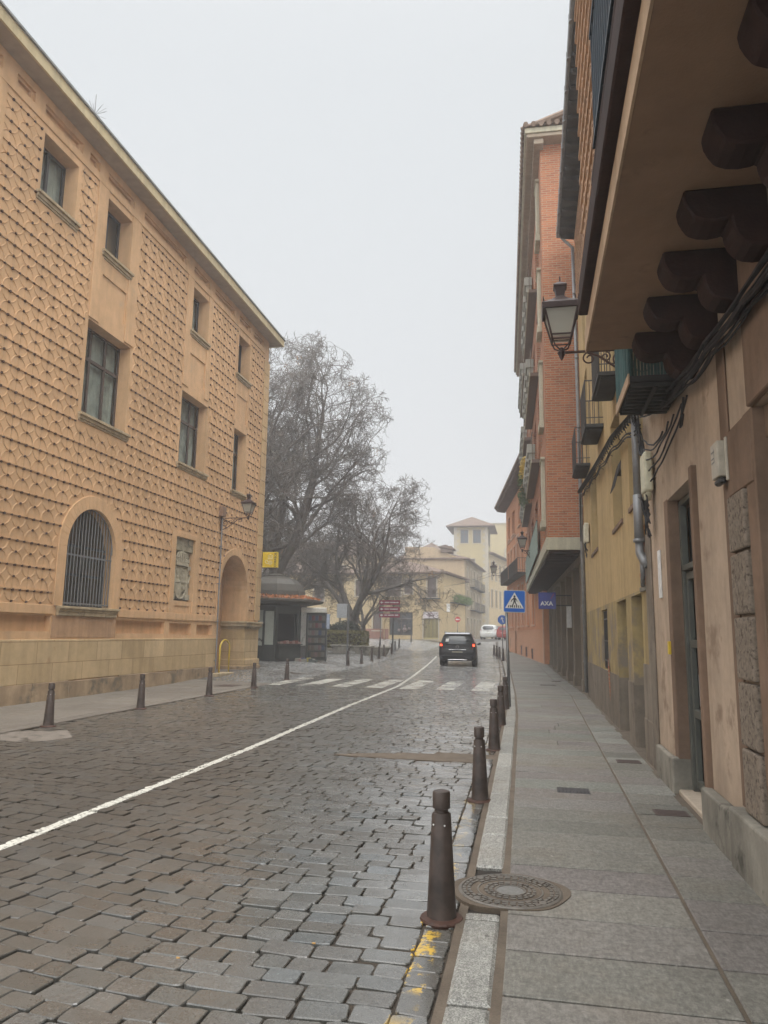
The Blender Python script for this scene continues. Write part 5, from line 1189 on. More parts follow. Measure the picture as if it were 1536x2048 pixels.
# beige party wall rising behind the corner house
houseC, fC = house('gabled_house', 'beige house with blank sloping party wall rising behind the corner house', (-14.4, 84.5), (1, 0), (0, -1), 6.9, .8, 9.6, 8, mt['beige'], [], None, None)
mb = MB(); z0 = 9.6
mb.add([(-14.4, 84.5, z0), (-7.5, 84.5, z0), (-7.5, 84.5, 10.0), (-11.0, 84.5, 11.5), (-14.4, 84.5, 11.6), (-14.4, 92.5, z0), (-7.5, 92.5, z0), (-7.5, 92.5, 10.0), (-11.0, 92.5, 11.5), (-14.4, 92.5, 11.6)], [(0, 1, 2, 3, 4), (9, 8, 7, 6, 5), (2, 7, 8, 3), (3, 8, 9, 4), (0, 5, 6, 1), (0, 4, 9, 5), (1, 6, 7, 2)])
adopt(mb.build('gable', mt['beige']), houseC)
mb = MB(); mb.box(-10.2, -8.9, 84.2, 86.0, 10.9, 11.6); mb.prism([(-10.5, 11.55), (-8.6, 11.2), (-8.6, 11.3), (-9.6, 11.75)], 84.0, 86.3, 0, lambda a, b, c: (a, c, b)); adopt(mb.build('dormer', mt['eave_far']), houseC)
a3 = (-6.6, 102.0); L, D = norm((-7.4, 84.6), a3)
houseD, fD = house('terraced_house', 'tan terraced house with rows of iron balconies beside the side street', (-7.4, 84.6), D, (D[1], -D[0]), L, .8, 10.1, 7, mt['tan_far'],
    [(u, u + 1.0, z, z + 2.1, 's') for z in (1.4, 4.6, 7.3) for u in (1.4, 4.6, 7.8, 11.0, 14.2)], None, mt['eave_far'], .5, 1.2)
for z in (4.45, 7.15): 
    for u in (4.0, 10.4): iron_balcony(houseD, fD, u, u + 5.0, z, .6, 1.0, step=.25)
# tower house
tw, fT = house('tower_house', 'tall pale yellow tower house with stone quoins and pyramid tiled roof', (-10.9, 106), (1, 0), (0, -1), 4.85, .8, 16.9, 7, mt['paleyel'],
    [(.95, 2.05, 14.6, 16.5, 'w'), (2.75, 3.85, 14.6, 16.5, 'w'), (1.6, 3.0, 9.8, 12.3, 's')], None, mt['eave_far'], 1.05, 1.75)
mb = MB()
for i in range(36):
    z = 1.2 + i * .435; l = .42 if i % 2 else .72
    fT.box(mb, 4.85 - l, 4.86, z, z + .43, .003, .05); mb.box(-6.05, -6.0, 106.0, 106 + l, z, z + .43)
adopt(mb.build('quoins', mt['trim_far']), tw)
mb = MB()
for i in range(36): z = 1.2 + i * .435; fT.box(mb, 0, .42 if i % 2 else .72, z, z + .436, .003, .05)
adopt(mb.build('quoins', mt['trim_far']), tw)
fT2 = Fr((-6.05, 106), (0, 1), (1, 0)); mb = MB()
for u in (1.6, 3.6):
    for z in (14.5, 9.8, 5.6): fT2.box(mb, u, u + .9, z, z + 2.1, .0, .05)
adopt(mb.build('side_windows', mt['shutter']), tw)
# long house with deep eaves right of the tower, and the pale block behind it
houseE, fE = house('long_house', 'pale house with dark eaves stepping away to the right of the tower', (-6.0, 108.5), norm((-6.0, 108.5), (-3.3, 124))[1], (1, -.17), 16, 1.0, 13.3, 7, mt['cream_far'],
    [(u, u + 1.2, z, z + 2.6, 's') for z in (9.6, 5.6) for u in (1.0, 3.8, 6.6, 9.4, 12.2)], None, mt['eave_far'], .8, 1.2)
houseF, fF = house('far_block', 'plain pale yellow block rising in the fog behind the long house', (-7.0, 128), (1, 0), (0, -1), 8, 1.0, 20.6, 8, mt['paleyel'], [], None, mt['trim_far'], .2, .3)
mb = MB(); mb.tube([(-4.4, 127.9, 14.6), (-4.4, 127.9, 16.2), (-4.0, 127.9, 16.5), (-3.0, 127.9, 16.5), (-2.7, 127.9, 16.2)], .12, 4); adopt(mb.build('blind_arch', mt['trim_far']), houseF)
houseG, fG = house('background_house', 'tiled grey-brown roofs rising behind the bare trees left of the tower', (-17.0, 98), (1, 0), (0, -1), 7.0, 1.0, 11.6, 8, mt['beige'], [(4.6, 5.8, 10.0, 11.2, 's')], None, mt['eave_far'], .5, 2.4)
houseH, fH = house('background_house', 'long cream house half hidden behind the trees and kiosk', (-38, 76), (1, -.12), (-.12, -1), 18.8, .4, 7.6, 9, mt['cream_far'], [(u, u + 1.1, z, z + 1.9, 's') for z in (1.4, 4.8) for u in (1, 4, 7, 10, 13, 16)], None, mt['eave_far'], .5, 2.2)
houseI, fI = house('background_house', 'tall pale apartment house seen faintly through the branches', (-40, 92), (1, 0), (0, -1), 22, .4, 11.5, 9, mt['beige'], [(u, u + 1.2, z, z + 1.7, 's') for z in (2, 5.2, 8.4) for u in (1.5, 5, 8.5, 12, 15.5, 19)], None, mt['eave_far'], .5, 2.2)
# ================================================================== bare trees
def bark_mat():
    m, nt, b = new_mat('grey bark', .95, .1); P = pos_(nt, True); n1 = noise_(nt, P, 1.2, 5, .6); n2 = noise_(nt, P, 9, 5, .7, 1, 1, .3)
    c = mix_(nt, n1, (.15, .13, .115), (.24, .215, .19)); c = mix_(nt, .6, c, ramp_(nt, n2, [(.35, .5), (.65, 1)]), 'MULTIPLY'); c = mix_(nt, ramp_(nt, n1, [(.58, 0), (.7, .4)]), c, (.09, .11, .04))
    nt.links.new(c, b.inputs['Base Color']); bump_(nt, b, n2, .8, .05); return m
mt['bark'] = bark_mat(); mt['deadleaf'] = simple('withered leaves', (.3, .17, .06), .8, .2, var=.5)
class Tree:
    """recursive bare tree; every branch is a bent polyline swept to a tube"""
    def __init__(s, seed, height, spread, levels=6, limbs=4, forkz=.22, r0=.42, el=(.8, 1.25)):
        s.el = el
        s.rs = random.Random(seed); s.tr = MB(); s.cr = MB(); s.lf = MB(); s.H = height; s.S = spread; s.tips = []
        rs = s.rs; fz = height * forkz
        pts = [Vector((0, 0, -.4)), Vector((.0, 0, .3)), Vector((rs.uniform(-.15, .15), rs.uniform(-.15, .15), fz * .6)), Vector((rs.uniform(-.2, .2), rs.uniform(-.2, .2), fz))]
        s.tr.tube([tuple(p) for p in pts], [r0 * 1.5, r0 * 1.1, r0 * .95, r0 * .98], 12)
        for i in range(limbs):
            a = 2 * math.pi * (i + rs.uniform(-.25, .25)) / limbs; el = rs.uniform(*s.el)
            d = Vector((math.cos(a) * math.cos(el), math.sin(a) * math.cos(el), math.sin(el)))
            s.branch(pts[-1] - Vector((0, 0, .3)), d, height * rs.uniform(.42, .55), r0 * rs.uniform(.5, .68), 1, levels)
    def branch(s, p, d, L, r, lev, levels):
        rs = s.rs; n = {1: 8, 2: 7, 3: 6, 4: 5, 5: 4}.get(lev, 3); P = [p.copy()]; R_ = [r]; q = p.copy(); dd = d.copy(); D_ = [dd.copy()]
        wob = {1: .16, 2: .22, 3: .26}.get(lev, .3)
        for k in range(n):
            dd = dd + Vector((rs.gauss(0, wob), rs.gauss(0, wob), rs.gauss(0, wob) + (.07 if lev < 3 else (-.05 if lev == 3 else .05))))
            cen = Vector((0, 0, s.H * .52)); e = (math.hypot(q.x, q.y) / s.S) ** 2 + ((q.z - cen.z) / (s.H * .48)) ** 2   # rounded outline of the crown
            if e > .7 and q.z > s.H * .25: dd += (cen - q).normalized() * min(.55, .55 * (e - .65))
            if e > 1.12 and q.z > s.H * .3 and lev > 2 and len(P) > 2: break
            dd.normalize(); q = q + dd * (L / n); P.append(q.copy()); R_.append(max(.009, r * (1 - .72 * (k + 1) / n))); D_.append(dd.copy())
        n = len(P) - 1
        (s.tr if lev == 1 else s.cr).tube([tuple(x) for x in P], R_, {1: 9, 2: 7, 3: 5, 4: 4}.get(lev, 3), cap=False)
        if lev >= levels:
            s.tips.append(P[-1]); return
        m = {1: 7, 2: 6, 3: 5, 4: 4, 5: 4}.get(lev, 3)
        for k in range(m):
            t = .25 + .75 * (k + rs.random()) / m if k < m - 1 else 1.0; i = min(n - 1, int(t * n)); f = t * n - i
            base = P[i].lerp(P[i + 1], min(1, f)); bd = D_[i + 1]
            ax = bd.orthogonal(); ax.rotate(Matrix.Rotation(rs.uniform(0, 6.28), 3, bd)); ang = rs.uniform(.45, 1.0) if k < m - 1 else rs.uniform(.1, .4)
            nd = (bd * math.cos(ang) + ax.normalized() * math.sin(ang)); nl = L * rs.uniform(.4, .62) * (1.15 - .35 * t)
            if lev == 1: nl *= 1.15
            rr = R_[i] * rs.uniform(.5, .68)
            s.branch(base, nd, max(.25, nl), max(.012, rr), lev + 1, levels)
    def make(s, name, label, loc, rz=0, group='bare trees on the square', leaves=0):
        t = thing(name, label, 'tree', loc, rz, group)
        s.tr.build('trunk', mt['bark'], t, smooth=True); s.cr.build('crown', mt['bark'], t)
        if leaves:
            mb = MB(); rs = s.rs
            for _ in range(leaves):
                leafclump(mb, tuple(rs.choice(s.tips)), .3, 14, .07, 1, rs)
            mb.build('leaves', mt['deadleaf'], t)
        return t
T1 = Tree(5, 20.0, 6.8, 6, 5, .24, .42, (.85, 1.35)); tA = T1.make('bare_tree', 'largest bare tree with dark trunk rising directly behind the kiosk', (-15.0, 43.0, .3), 2.3, leaves=10)
T2 = Tree(11, 15.5, 7.0, 6, 5, .15, .4, (.65, 1.3)); tB = T2.make('bare_tree', 'bare tree forking low into spreading limbs right of the kiosk', (-12.4, 51.0, .4), 0, leaves=6)
T3 = Tree(23, 9.0, 3.6, 5, 4, .22, .2); tC = T3.make('bare_tree', 'slender bare tree growing at the right end of the hedge', (-13.1, 57.0, .4), 0)
def again(src, label, loc, rz, s=1.0):
    c = copy_tree(src); c.location = loc; c.rotation_euler = (0, 0, rz); c.scale = (s, s, s); c['label'] = label; return c
again(tB, 'bare tree farthest left peeking above the end of the ochre eaves', (-17.5, 39.0, .3), 2.1, 1.35)
again(tB, 'bare tree in the back row between the kiosk and the cream houses', (-20.0, 54.0, .4), 4.0, 1.0)
# ================================================================== kiosk
kg = simple('dark green grey metal', (.05, .056, .052), .45, .5, .1, .2, 4)
KX, KY, KZ = -12.4, 34.9, Tf(-12.15, 34.9)
ko = thing('newspaper_kiosk', 'dark octagonal newspaper kiosk with domed roof and fallen leaves on its canopy', 'kiosk', (KX, KY, KZ), 0)
oc = lambda r, z, rot=R(22.5): [(r * math.cos(rot + i * math.pi / 4), r * math.sin(rot + i * math.pi / 4), z) for i in range(8)]
mb = MB(); mb.lathe([(1.72, 0), (1.72, .12), (1.62, .12), (1.62, .5)], 8, rot=R(22.5)); mb.build('base', kg, ko)
mb = MB()
V8 = oc(1.58, 0)
def kside(i): 
    a, b = Vector(V8[i]), Vector(V8[(i + 1) % 8]); d = (b - a); L = d.length; d.normalize(); n = Vector((d.y, -d.x, 0)); return Fr((a.x, a.y), (d.x, d.y), (n.x, n.y)), L
wl = MB(); opening = 6
for i in range(8):
    f, L = kside(i)
    if i == opening: f.box(wl, 0, .1, .5, 2.6, -.06, 0); f.box(wl, L - .1, L, .5, 2.6, -.06, 0); f.box(wl, .1, L - .1, 2.2, 2.6, -.06, 0); f.box(wl, .1, L - .1, .5, .8, -.06, 0)
    else: f.box(wl, 0, L, .5, 2.6, -.06, 0)
wl.build('wall', kg, ko)
pg_ = simple('pale poster panel', (.4, .43, .38), .3, .5, 0, .12, 1.5)
for i in (3, 4, 5, 7):
    f, L = kside(i); L -= .5 * (i == 5); mb = MB(); f.box(mb, .14, L - .14, .7, 2.35, .0, .03)
    pnl = mb.build('poster_panel', pg_, ko); mb = MB()
    for x in ((.08, .14, .64, 2.41), (L - .14, L - .08, .64, 2.41), (.14, L - .14, 2.35, 2.41), (.14, L - .14, .64, .7)): f.box(mb, *x, .0, .05)
    mb.build('frame', kg, pnl)
    if i == 5:
        mb = MB()
        for cx, cz, r in ((.3, 1.0, .09), (.5, .95, .11), (.3, 1.6, .07)):
            for k in range(9): a = random.uniform(0, 6.28); mb.tube([(*f.p(cx, cz, .035)[:3],), f.p(cx + r * 1.5 * math.cos(a), cz + r * math.sin(a), .035)], .012, 4)
        mb.build('scribble', mt['iron'], pnl)
f, L = kside(5); mb = MB(); f.box(mb, L - .56, L + .02, .12, 2.56, .0, .16); cb_ = mb.build('corner_cabinet', kg, ko, bevel=.01)
mb = MB(); f.box(mb, L - .48, L - .06, .75, 2.3, .16, .175); mb.build('light_panel', pg_, cb_)
mb = MB(); mb.box(-1.1, 1.1, -1.1, 1.1, .5, .52); mb.box(-.9, .9, .4, .45, .5, 2.5); mb.build('interior', mt['dark'], ko)
f, L = kside(opening); mb = MB(); f.box(mb, .0, L, .75, .8, .0, .42); f.box(mb, .05, L - .05, .1, .74, .0, .32); mb.build('counter', kg, ko)
mb = MB(); mb.lathe([(1.62, 2.6), (2.3, 2.72), (2.4, 2.78), (2.4, 2.86), (1.5, 3.06), (1.5, 3.1), (1.46, 3.3), (1.3, 3.62), (1.02, 3.88), (.62, 4.02), (.62, 4.08), (.5, 4.12), (.0, 4.2)], 8, rot=R(22.5)); mb.build('roof', simple('kiosk roof metal', (.075, .068, .055), .5, .4, .1, .25, 2), ko)
mb = MB()
for _ in range(1500):
    a = random.uniform(0, 6.28); k = random.random() ** 1.3; r = 1.52 + .75 * (1 - k); z = 3.06 - (r - 1.5) * .222 + random.uniform(.0, .07)
    c = Vector((r * math.cos(a) * .97, r * math.sin(a) * .97, z)); d = Vector((random.gauss(0, 1), random.gauss(0, 1), random.gauss(0, .4))).normalized() * .055; e = d.orthogonal().normalized() * .03
    mb.add([tuple(c + d), tuple(c + e), tuple(c - d), tuple(c - e)], [(0, 1, 2, 3)])
o = mb.build('fallen_leaves', simple('rust leaves', (.36, .13, .045), .7, .2, 0, .4, 9), ko); o['kind'] = 'stuff'
# goods in and around the kiosk
f, L = kside(opening); fx, fy = KX, KY
mags = [simple('magazine %d' % i, c, .4, .5) for i, c in enumerate(((.2, .07, .06), (.3, .28, .24), (.06, .09, .2), (.3, .2, .17), (.08, .1, .1), (.5, .42, .1)))]
def at_k(u, v, w): q = f.p(u, v, w); return (q[0] + KX, q[1] + KY, q[2] + KZ)
mb = MB()
for k in range(7):
    u = .08 + k * .155
    for j in range(3 + k % 3): mb.hexa([at_k(u + dx, .805 + j * .03 + dz, wv) for dz in (0, .028) for dx, wv in ((0, .06), (.14, .06), (.14, .36), (0, .36))], 0 if k % 2 else 1)
o = mb.build('magazine_stack', [mags[0], mags[3]]); tag(o, 'low pile of red and pink magazines lying on the kiosk counter', 'magazines')
st = thing('display_rack', 'tall open dark rack of magazines standing right of the kiosk counter', 'display rack', (-10.15, 34.6, Tf(-10.15, 34.6)), .12)
mb = MB(); mb.box(-.5, .5, -.02, .1, .06, .16); mb.box(-.5, -.42, -.1, .1, 0, 2.3); mb.box(.42, .5, -.1, .1, 0, 2.3); mb.box(-.42, .42, -.1, .1, 2.2, 2.3); mb.box(-.42, .42, .06, .1, .16, 2.2)
for z in (.5, .85, 1.2, 1.55, 1.9): mb.box(-.42, .42, -.05, .06, z, z + .02)
mb.build('rack_frame', kg, st, bevel=.008)
mb = MB()
for z in (.2, .52, .87, 1.22, 1.57, 1.92):
    for k in range(5): x = -.4 + k * .165; c = random.randrange(6); mb.box(x, x + .14, -.04, .0, z + .02, z + .25, c)
mb.build('magazines', [simple('dim magazine %d' % i, c, .5, .4) for i, c in enumerate(((.12, .035, .04), (.12, .12, .11), (.04, .06, .11), (.14, .09, .09), (.04, .05, .05), (.1, .08, .06)))], st)
mb = MB(); mb.box(-.75, .45, -.18, .12, 2.3, 2.55); mb.build('light_box', simple('pale light box', (.6, .58, .52), .4), st, bevel=.03)
mb = MB(); mb.box(.45, .62, -.1, .1, 1.55, 2.25); mb.build('side_poster', simple('blue white poster', (.35, .4, .5), .5, 0, 0, .5, 3), st)
mb = MB()
for k in range(16): x, y_ = random.uniform(-.55, .45), random.uniform(-.5, -.14); s_ = random.uniform(.07, .13); mb.hexa([(x + dx * s_, y_ + dy * s_ * .8, z + dx * dy * .01) for z in (0, random.uniform(.04, .2)) for dx, dy in ((-1, -1), (1, -1), (1, 1), (-1, 1))], k % 6)
o = mb.build('magazine_heap', mags); o.location = (-10.35, 34.4, Tf(-10.3, 34.4)); tag(o, 'loose colourful heap of papers on the ground before the display rack', 'papers')
# ================================================================== hedge, shrub, benches
def leafbox(mb, x0, x1, y0, y1, z0, z1, n, s, rs):
    for _ in range(n):
        f = rs.randrange(4); x, y_, z = rs.uniform(x0, x1), rs.uniform(y0, y1), rs.uniform(z0, z1)
        if f == 0: y_ = y0 + rs.uniform(-.05, .15)
        elif f == 1: z = z1 - rs.uniform(-.06, .15)
        elif f == 2: x = x1 - rs.uniform(-.05, .15)
        d = Vector((rs.gauss(0, 1), rs.gauss(0, 1), rs.gauss(0, 1))).normalized(); e = d.orthogonal().normalized(); k = s * rs.uniform(.6, 1.3)
        mb.add([(x + d.x * k, y_ + d.y * k, z + d.z * k), (x + e.x * k * .5, y_ + e.y * k * .5, z + e.z * k * .5), (x - d.x * k, y_ - d.y * k, z - d.z * k), (x - e.x * k * .5, y_ - e.y * k * .5, z - e.z * k * .5)], [(0, 1, 2, 3)])
rs = random.Random(4)
hd = thing('hedge', 'clipped brown-green hedge behind the stone benches', 'hedge', (0, 0, 0))
mb = MB(); leafbox(mb, -16.5, -10.75, 47.3, 49.0, .45, 1.7, 7000, .07, rs); mb.build('foliage', simple('hedge leaves', (.13, .115, .03), .6, .3, 0, .55, 2), hd)
mb = MB(); mb.box(-16.4, -10.9, 47.5, 48.9, .3, 1.55); mb.build('inner_twigs', simple('hedge twigs', (.04, .035, .02), .9), hd)
mb = MB(); mb.box(-17, -10.5, 46.7, 46.95, .2, .62); mb.box(-10.6, -10.35, 46.7, 49.6, .2, .62); o = mb.build('garden_kerb', mt['greystone'], bevel=.02); tag(o, 'low stone kerb wall round the hedge bed', 'low wall')
sh_ = thing('evergreen_shrub', 'dark rounded evergreen shrub rising above the hedge', 'shrub', (-12.6, 50.2, .4))
mb = MB(); leafclump(mb, (0, 0, 1.15), 1.15, 2600, .09, .8, rs); leafclump(mb, (-1.2, .3, 1.0), 1.0, 1800, .09, .8, rs); mb.build('foliage', simple('dark leaves', (.035, .05, .03), .6, .3, 0, .4, 3), sh_)
mb = MB(); mb.tube([(0, 0, 0), (-.1, 0, .9)], .06, 6); mb.build('stem', mt['bark'], sh_)
for k, (x, yy, lb) in enumerate(((-11.2, 43.4, 'stone bench nearest the kiosk, leftmost of the three flat benches'), (-9.95, 43.9, 'middle stone bench of the three in front of the hedge'), (-8.9 - .35, 45.6, 'farthest stone bench, rightmost of the three near the bollards'))):
    b_ = thing('stone_bench', lb, 'bench', (x, yy, Tf(x, yy)), .05, 'stone benches by the hedge')
    mb = MB(); mb.box(-.62, .62, -.3, .3, .42, .52); mb.build('seat', mt['greystone'], b_, bevel=.02)
    mb = MB(); mb.tbox(0, 0, 0, .419, .38, .2, .55, .27); mb.build('pedestal', mt['greystone'], b_, bevel=.01)
# ================================================================== bollards
def bollard_mesh(mb, h=.7, r0=.085, r1=.052):
    mb.lathe([(r0 * 1.02, 0), (r0, .015), (r1 * 1.06, h - .13), (r1 * .98, h - .122), (r1 * .78, h - .118), (r1 * .76, h - .1), (r1 * .98, h - .095), (r1 * .99, h - .012), (r1 * .9, h - .002), (r1 * .5, h + .004), (0.001, h + .006)], 16)
def bollard(x, y, label, tilt=(0, 0), group='iron bollards along the road', proto=[None], z=None):
    if proto[0] is None:
        t = thing('bollard', label, 'bollard', (0, 0, 0), 0, group)
        mb = MB(); bollard_mesh(mb); o = mb.build('post', mt['bollard'], t, smooth=True); md = o.modifiers.new('e', 'EDGE_SPLIT'); md.split_angle = R(40)
        mb = MB(); mb.lathe([(.12, -.01), (.125, .006), (.118, .016), (.088, .022)], 18); mb.build('base_flange', mt['rustiron'], t)
        mb = MB()
        for a in (-2.1, -1.0, .6, 2.2):
            c = Vector((.063 * math.cos(a), .063 * math.sin(a), .52)); mb.lathe([(.0, -.006), (.005, -.003), (.005, .003), (.0, .006)], 6, tuple(c))
        mb.build('rivets', mt['white'], t)
        proto[0] = t
    else: t = copy_tree(proto[0]); t['label'] = label
    t['group'] = group; t.location = (x, y, (Tf(x, y) if z is None else z) + .002); t.rotation_euler = (tilt[0], tilt[1], random.uniform(-.3, .3)); return t
BR = [(-.535, 4.5, 'rusty brown bollard nearest the camera beside the round manhole cover'), (-.53, 7.6, 'second bollard from the camera on the right kerb'), (-.555, 10.89, 'third bollard on the right kerb just past the cement patch'), (-.575, 13.8, 'fourth bollard from the camera on the right kerb'), (-.6, 16.7, 'fifth bollard on the right kerb, touching the crossing sign pole')]
for x, y_, l in BR: bollard(x, y_, l, (random.uniform(-.012, .012), random.uniform(-.02, .005)), 'bollards on the right kerb')
BL = [(-7.88, 11.32, 'bollard on the left pavement nearest the camera, beside the pale road patch'), (-7.9, 14.33, 'second bollard from the camera along the ochre building'), (-7.92, 17.68, 'third bollard along the ochre building, below the conduit'), (-7.95, 20.8, 'fourth bollard along the ochre building, in front of the porch pier')]
for x, y_, l in BL: bollard(x, y_, l, (0, random.uniform(-.0, .03)), 'bollards along the ochre building')
BK = [(-8.16, 24.4, 'lone bollard at the left end of the zebra crossing, before the kiosk'), (-8.6, 34.7, 'bollard at the foot of the grey notice pole'), (-8.45, 36.9, 'second bollard of the curved row after the notice pole'), (-8.5, 39.6, 'third bollard of the curved row, in front of the left bench'), (-8.6, 42.0, 'fourth bollard of the curved row, before the right bench'), (-8.95, 45.2, 'fifth bollard of the curved row, just past the benches'), (-9.1, 48.6, 'sixth bollard of the curved row, beside the red direction sign'), (-9.6, 52.6, 'seventh bollard of the curved row, second from its far end'), (-10.2, 57.6, 'eighth and farthest bollard of the curved row'), (-12.0, 59.0, 'bollard set back at the foot of the thin far pole')]
for x, y_, l in BK: bollard(x, y_, l, (0, random.uniform(-.02, .02)), 'bollards round the square')
for x, y_, l in ((-1.62, 42.2, 'nearest bollard of the far right row by the orange house'), (-1.95, 45.2, 'second bollard of the far right row by the orange house'), (-2.2, 47.4, 'third bollard of the far right row by the orange house'), (-2.5, 50.0, 'farthest bollard of the right row by the orange house')): bollard(x, y_, l, (0, 0), 'far bollards by the orange house')
bollard(-10.6, 66.0, 'small faint bollard before the striped shop door', (0, 0), 'bollards round the square')
# ================================================================== manhole and covers
mh = thing('manhole_cover', 'round cast iron manhole cover cutting the kerb beside the nearest bollard', 'manhole cover', (-.165, 5.0, .03))
ironm = simple('worn cast iron', (.15, .135, .115), .45, .55, .25, .3, 12, .3)
mb = MB(); mb.lathe([(.322, -.06), (.322, .0), (.31, .004), (.302, .004), (.298, -.004), (.0, -.004)], 40); mb.build('lid', ironm, mh)
mb = MB()
rsm = random.Random(2)
for r_, n in ((.285, 40), (.255, 34), (.225, 30), (.15, 22), (.12, 18)):
    for i in range(n):
        a = 2 * math.pi * i / n; 
        if r_ == .225 and (abs(math.sin(a)) < .55): continue
        L = r_ * math.pi / n * .72; c = Vector((r_ * math.cos(a), r_ * math.sin(a), 0)); t_ = Vector((-math.sin(a), math.cos(a), 0)); n_ = Vector((math.cos(a), math.sin(a), 0)); z1 = .003 + rsm.uniform(-.001, .002)
        p_ = [c - t_ * L - n_ * .01, c + t_ * L - n_ * .01, c + t_ * L + n_ * .01, c - t_ * L + n_ * .01]; mb.hexa([(q.x, q.y, -.005) for q in p_] + [(q.x, q.y, z1) for q in p_])
mb.lathe([(.098, -.005), (.098, .002), (.085, .002), (.085, -.005)], 24); mb.lathe([(.205, -.005), (.205, .001), (.195, .001), (.195, -.005)], 40)
for i in range(4):
    a = .8 + i * math.pi / 2; c = Vector((.275 * math.cos(a), .275 * math.sin(a), 0)); mb.box(c.x - .02, c.x + .02, c.y - .03, c.y + .03, -.004, .006)
mb.build('raised_pattern', ironm, mh)
mb = MB(); mb.lathe([(.084, -.006), (.084, -.001), (.0, -.001)], 24); mb.build('centre_plug', plaster('cement plug', (.24, .235, .22), .2, 30, .4, 0, obj=True), mh)
mb = MB(); pts = []
for i in range(40): a = 2 * math.pi * i / 40; r_ = .35 + .02 * math.sin(a * 2 + 1) + .012 * math.sin(a * 5) ; pts.append((r_ * math.cos(a), r_ * math.sin(a)))
mb.prism(pts, -.05, -.0025); mb.build('mortar_collar', mt['mortar'], mh)
def cover(x0, x1, y0, y1, label, grate=False, nm='utility_cover'):
    mb = MB(); mb.box(x0, x1, y0, y1, 0, .027)
    if grate:
        n = 9
        for i in range(n): x = x0 + .02 + i * (x1 - x0 - .04) / (n - 1); mb.box(x - .008, x + .008, y0 + .03, y1 - .03, .027, .034)
    else:
        for i in range(4): mb.box(x0 + .02, x1 - .02, y0 + .03 + i * (y1 - y0 - .07) / 3, y0 + .045 + i * (y1 - y0 - .07) / 3, .027, .031)
    o = mb.build(nm, simple('drain iron', (.06, .058, .06) if grate else (.095, .07, .062), .6, .4, .1), bevel=.003); tag(o, label, 'drain cover', 'covers let into the right pavement'); return o
cover(.22, .55, 8.12, 8.38, 'dark slotted drain grate in the middle of the right pavement', True, 'drain_grate')
cover(1.06, 1.36, 7.36, 7.58, 'brown rectangular cover in the pavement before the metal door step'); cover(1.03, 1.33, 10.2, 10.42, 'small brown cover in the pavement by the broken downpipe')
cover(.2, .72, 24.9, 25.25, 'wide dark cover in the pavement by the arcade'); cover(.62, .95, 27.0, 27.3, 'smaller dark cover in the pavement under the blue insurance sign')
o = cover(-9.1, -8.5, 20.6, 21.3, 'flat rusty cover in the left pavement before the porch step')
o['group'] = 'covers in the left pavement'
# ================================================================== signs
def pole(mb, x, y, z0, z1, r=.03, dx=0): mb.tube([(x, y, z0), (x + dx, y, z1)], r, 12)
blue = simple('sign blue', (.01, .12, .5), .35, .5, 0, .04); galv = simple('galvanised steel', (.2, .21, .215), .4, .5, .6, .2, 9, .05)
t = thing('crossing_sign', 'square blue pedestrian crossing sign on a grey pole at the right kerb', 'road sign', (-.53, 17.2, 0))
mb = MB(); mb.tube([(0, 0, -.02), (-.045, 0, 2.16)], .034, 14); mb.build('pole', galv, t, smooth=True)
tw_ = Matrix.Translation((.14, -.05, 2.36)) @ Matrix.Rotation(.02, 4, 'Y') @ Matrix.Rotation(.1, 4, 'Z')
def M8(mb, M): mb.v = [tuple(M @ Vector(v)) for v in mb.v]; return mb
def rrect(w_, h_, r, n=5):
    P = []
    for cx, cz, a0 in ((w_ - r, h_ - r, 0), (-w_ + r, h_ - r, 90), (-w_ + r, -h_ + r, 180), (w_ - r, -h_ + r, 270)):
        for i in range(n + 1): a = R(a0 + 90 * i / n); P.append((cx + r * math.cos(a), cz + r * math.sin(a)))
    return P
XZ = lambda a, b, c: (a, c, b)
mb = MB(); mb.prism(rrect(.245, .25, .03), .0, .012, 0, XZ); M8(mb, tw_).build('back_plate', simple('sign rim', (.5, .53, .55), .4), t)
mb = MB(); mb.prism(rrect(.232, .237, .025), -.003, 0, 0, XZ); M8(mb, tw_).build('blue_face', blue, t)
mb = MB(); mb.prism([(-.21, -.155), (.21, -.155), (0, .205)], -.006, -.003, 0, XZ); M8(mb, tw_).build('white_triangle', simple('reflective white', (.66, .66, .62), .5), t)
mb = MB(); y_ = -.009
def poly(P): mb.prism(P, y_, y_ + .003, 0, XZ)
poly([(.024 * math.cos(a) + .0, .11 + .026 * math.sin(a)) for a in [6.283 * i / 14 for i in range(14)]])
poly([(-.022, .082), (.022, .082), (.028, -.01), (-.022, -.01)]); poly([(-.022, .08), (-.07, .03), (-.082, -.005), (-.068, -.012), (-.054, .018), (-.018, .05)]); poly([(.022, .08), (.058, .035), (.064, -.002), (.05, -.006), (.044, .025), (.018, .05)])
poly([(-.022, -.01), (.004, -.01), (-.022, -.075), (-.05, -.125), (-.072, -.12), (-.045, -.07)]); poly([(.0, -.01), (.028, -.01), (.052, -.07), (.062, -.128), (.04, -.13), (.028, -.075)])
for i in range(7):
    x = -.15 + i * .047; k = (i - 3) * .008
    if abs(x) < .155: poly([(x, -.14), (x + .022, -.14), (x + .02 - k * .8, -.085), (x + .0 - k * .8, -.085)])
M8(mb, tw_).build('walking_figure', mt['black'], t)
t = thing('direction_sign', 'round blue sign with white arrow on a thin far pole behind the crossing sign', 'road sign', (-2.02, 52.0, Tf(-2, 52)))
mb = MB(); mb.tube([(0, .03, 0), (0, .03, 2.6)], .035, 8); mb.build('pole', galv, t)
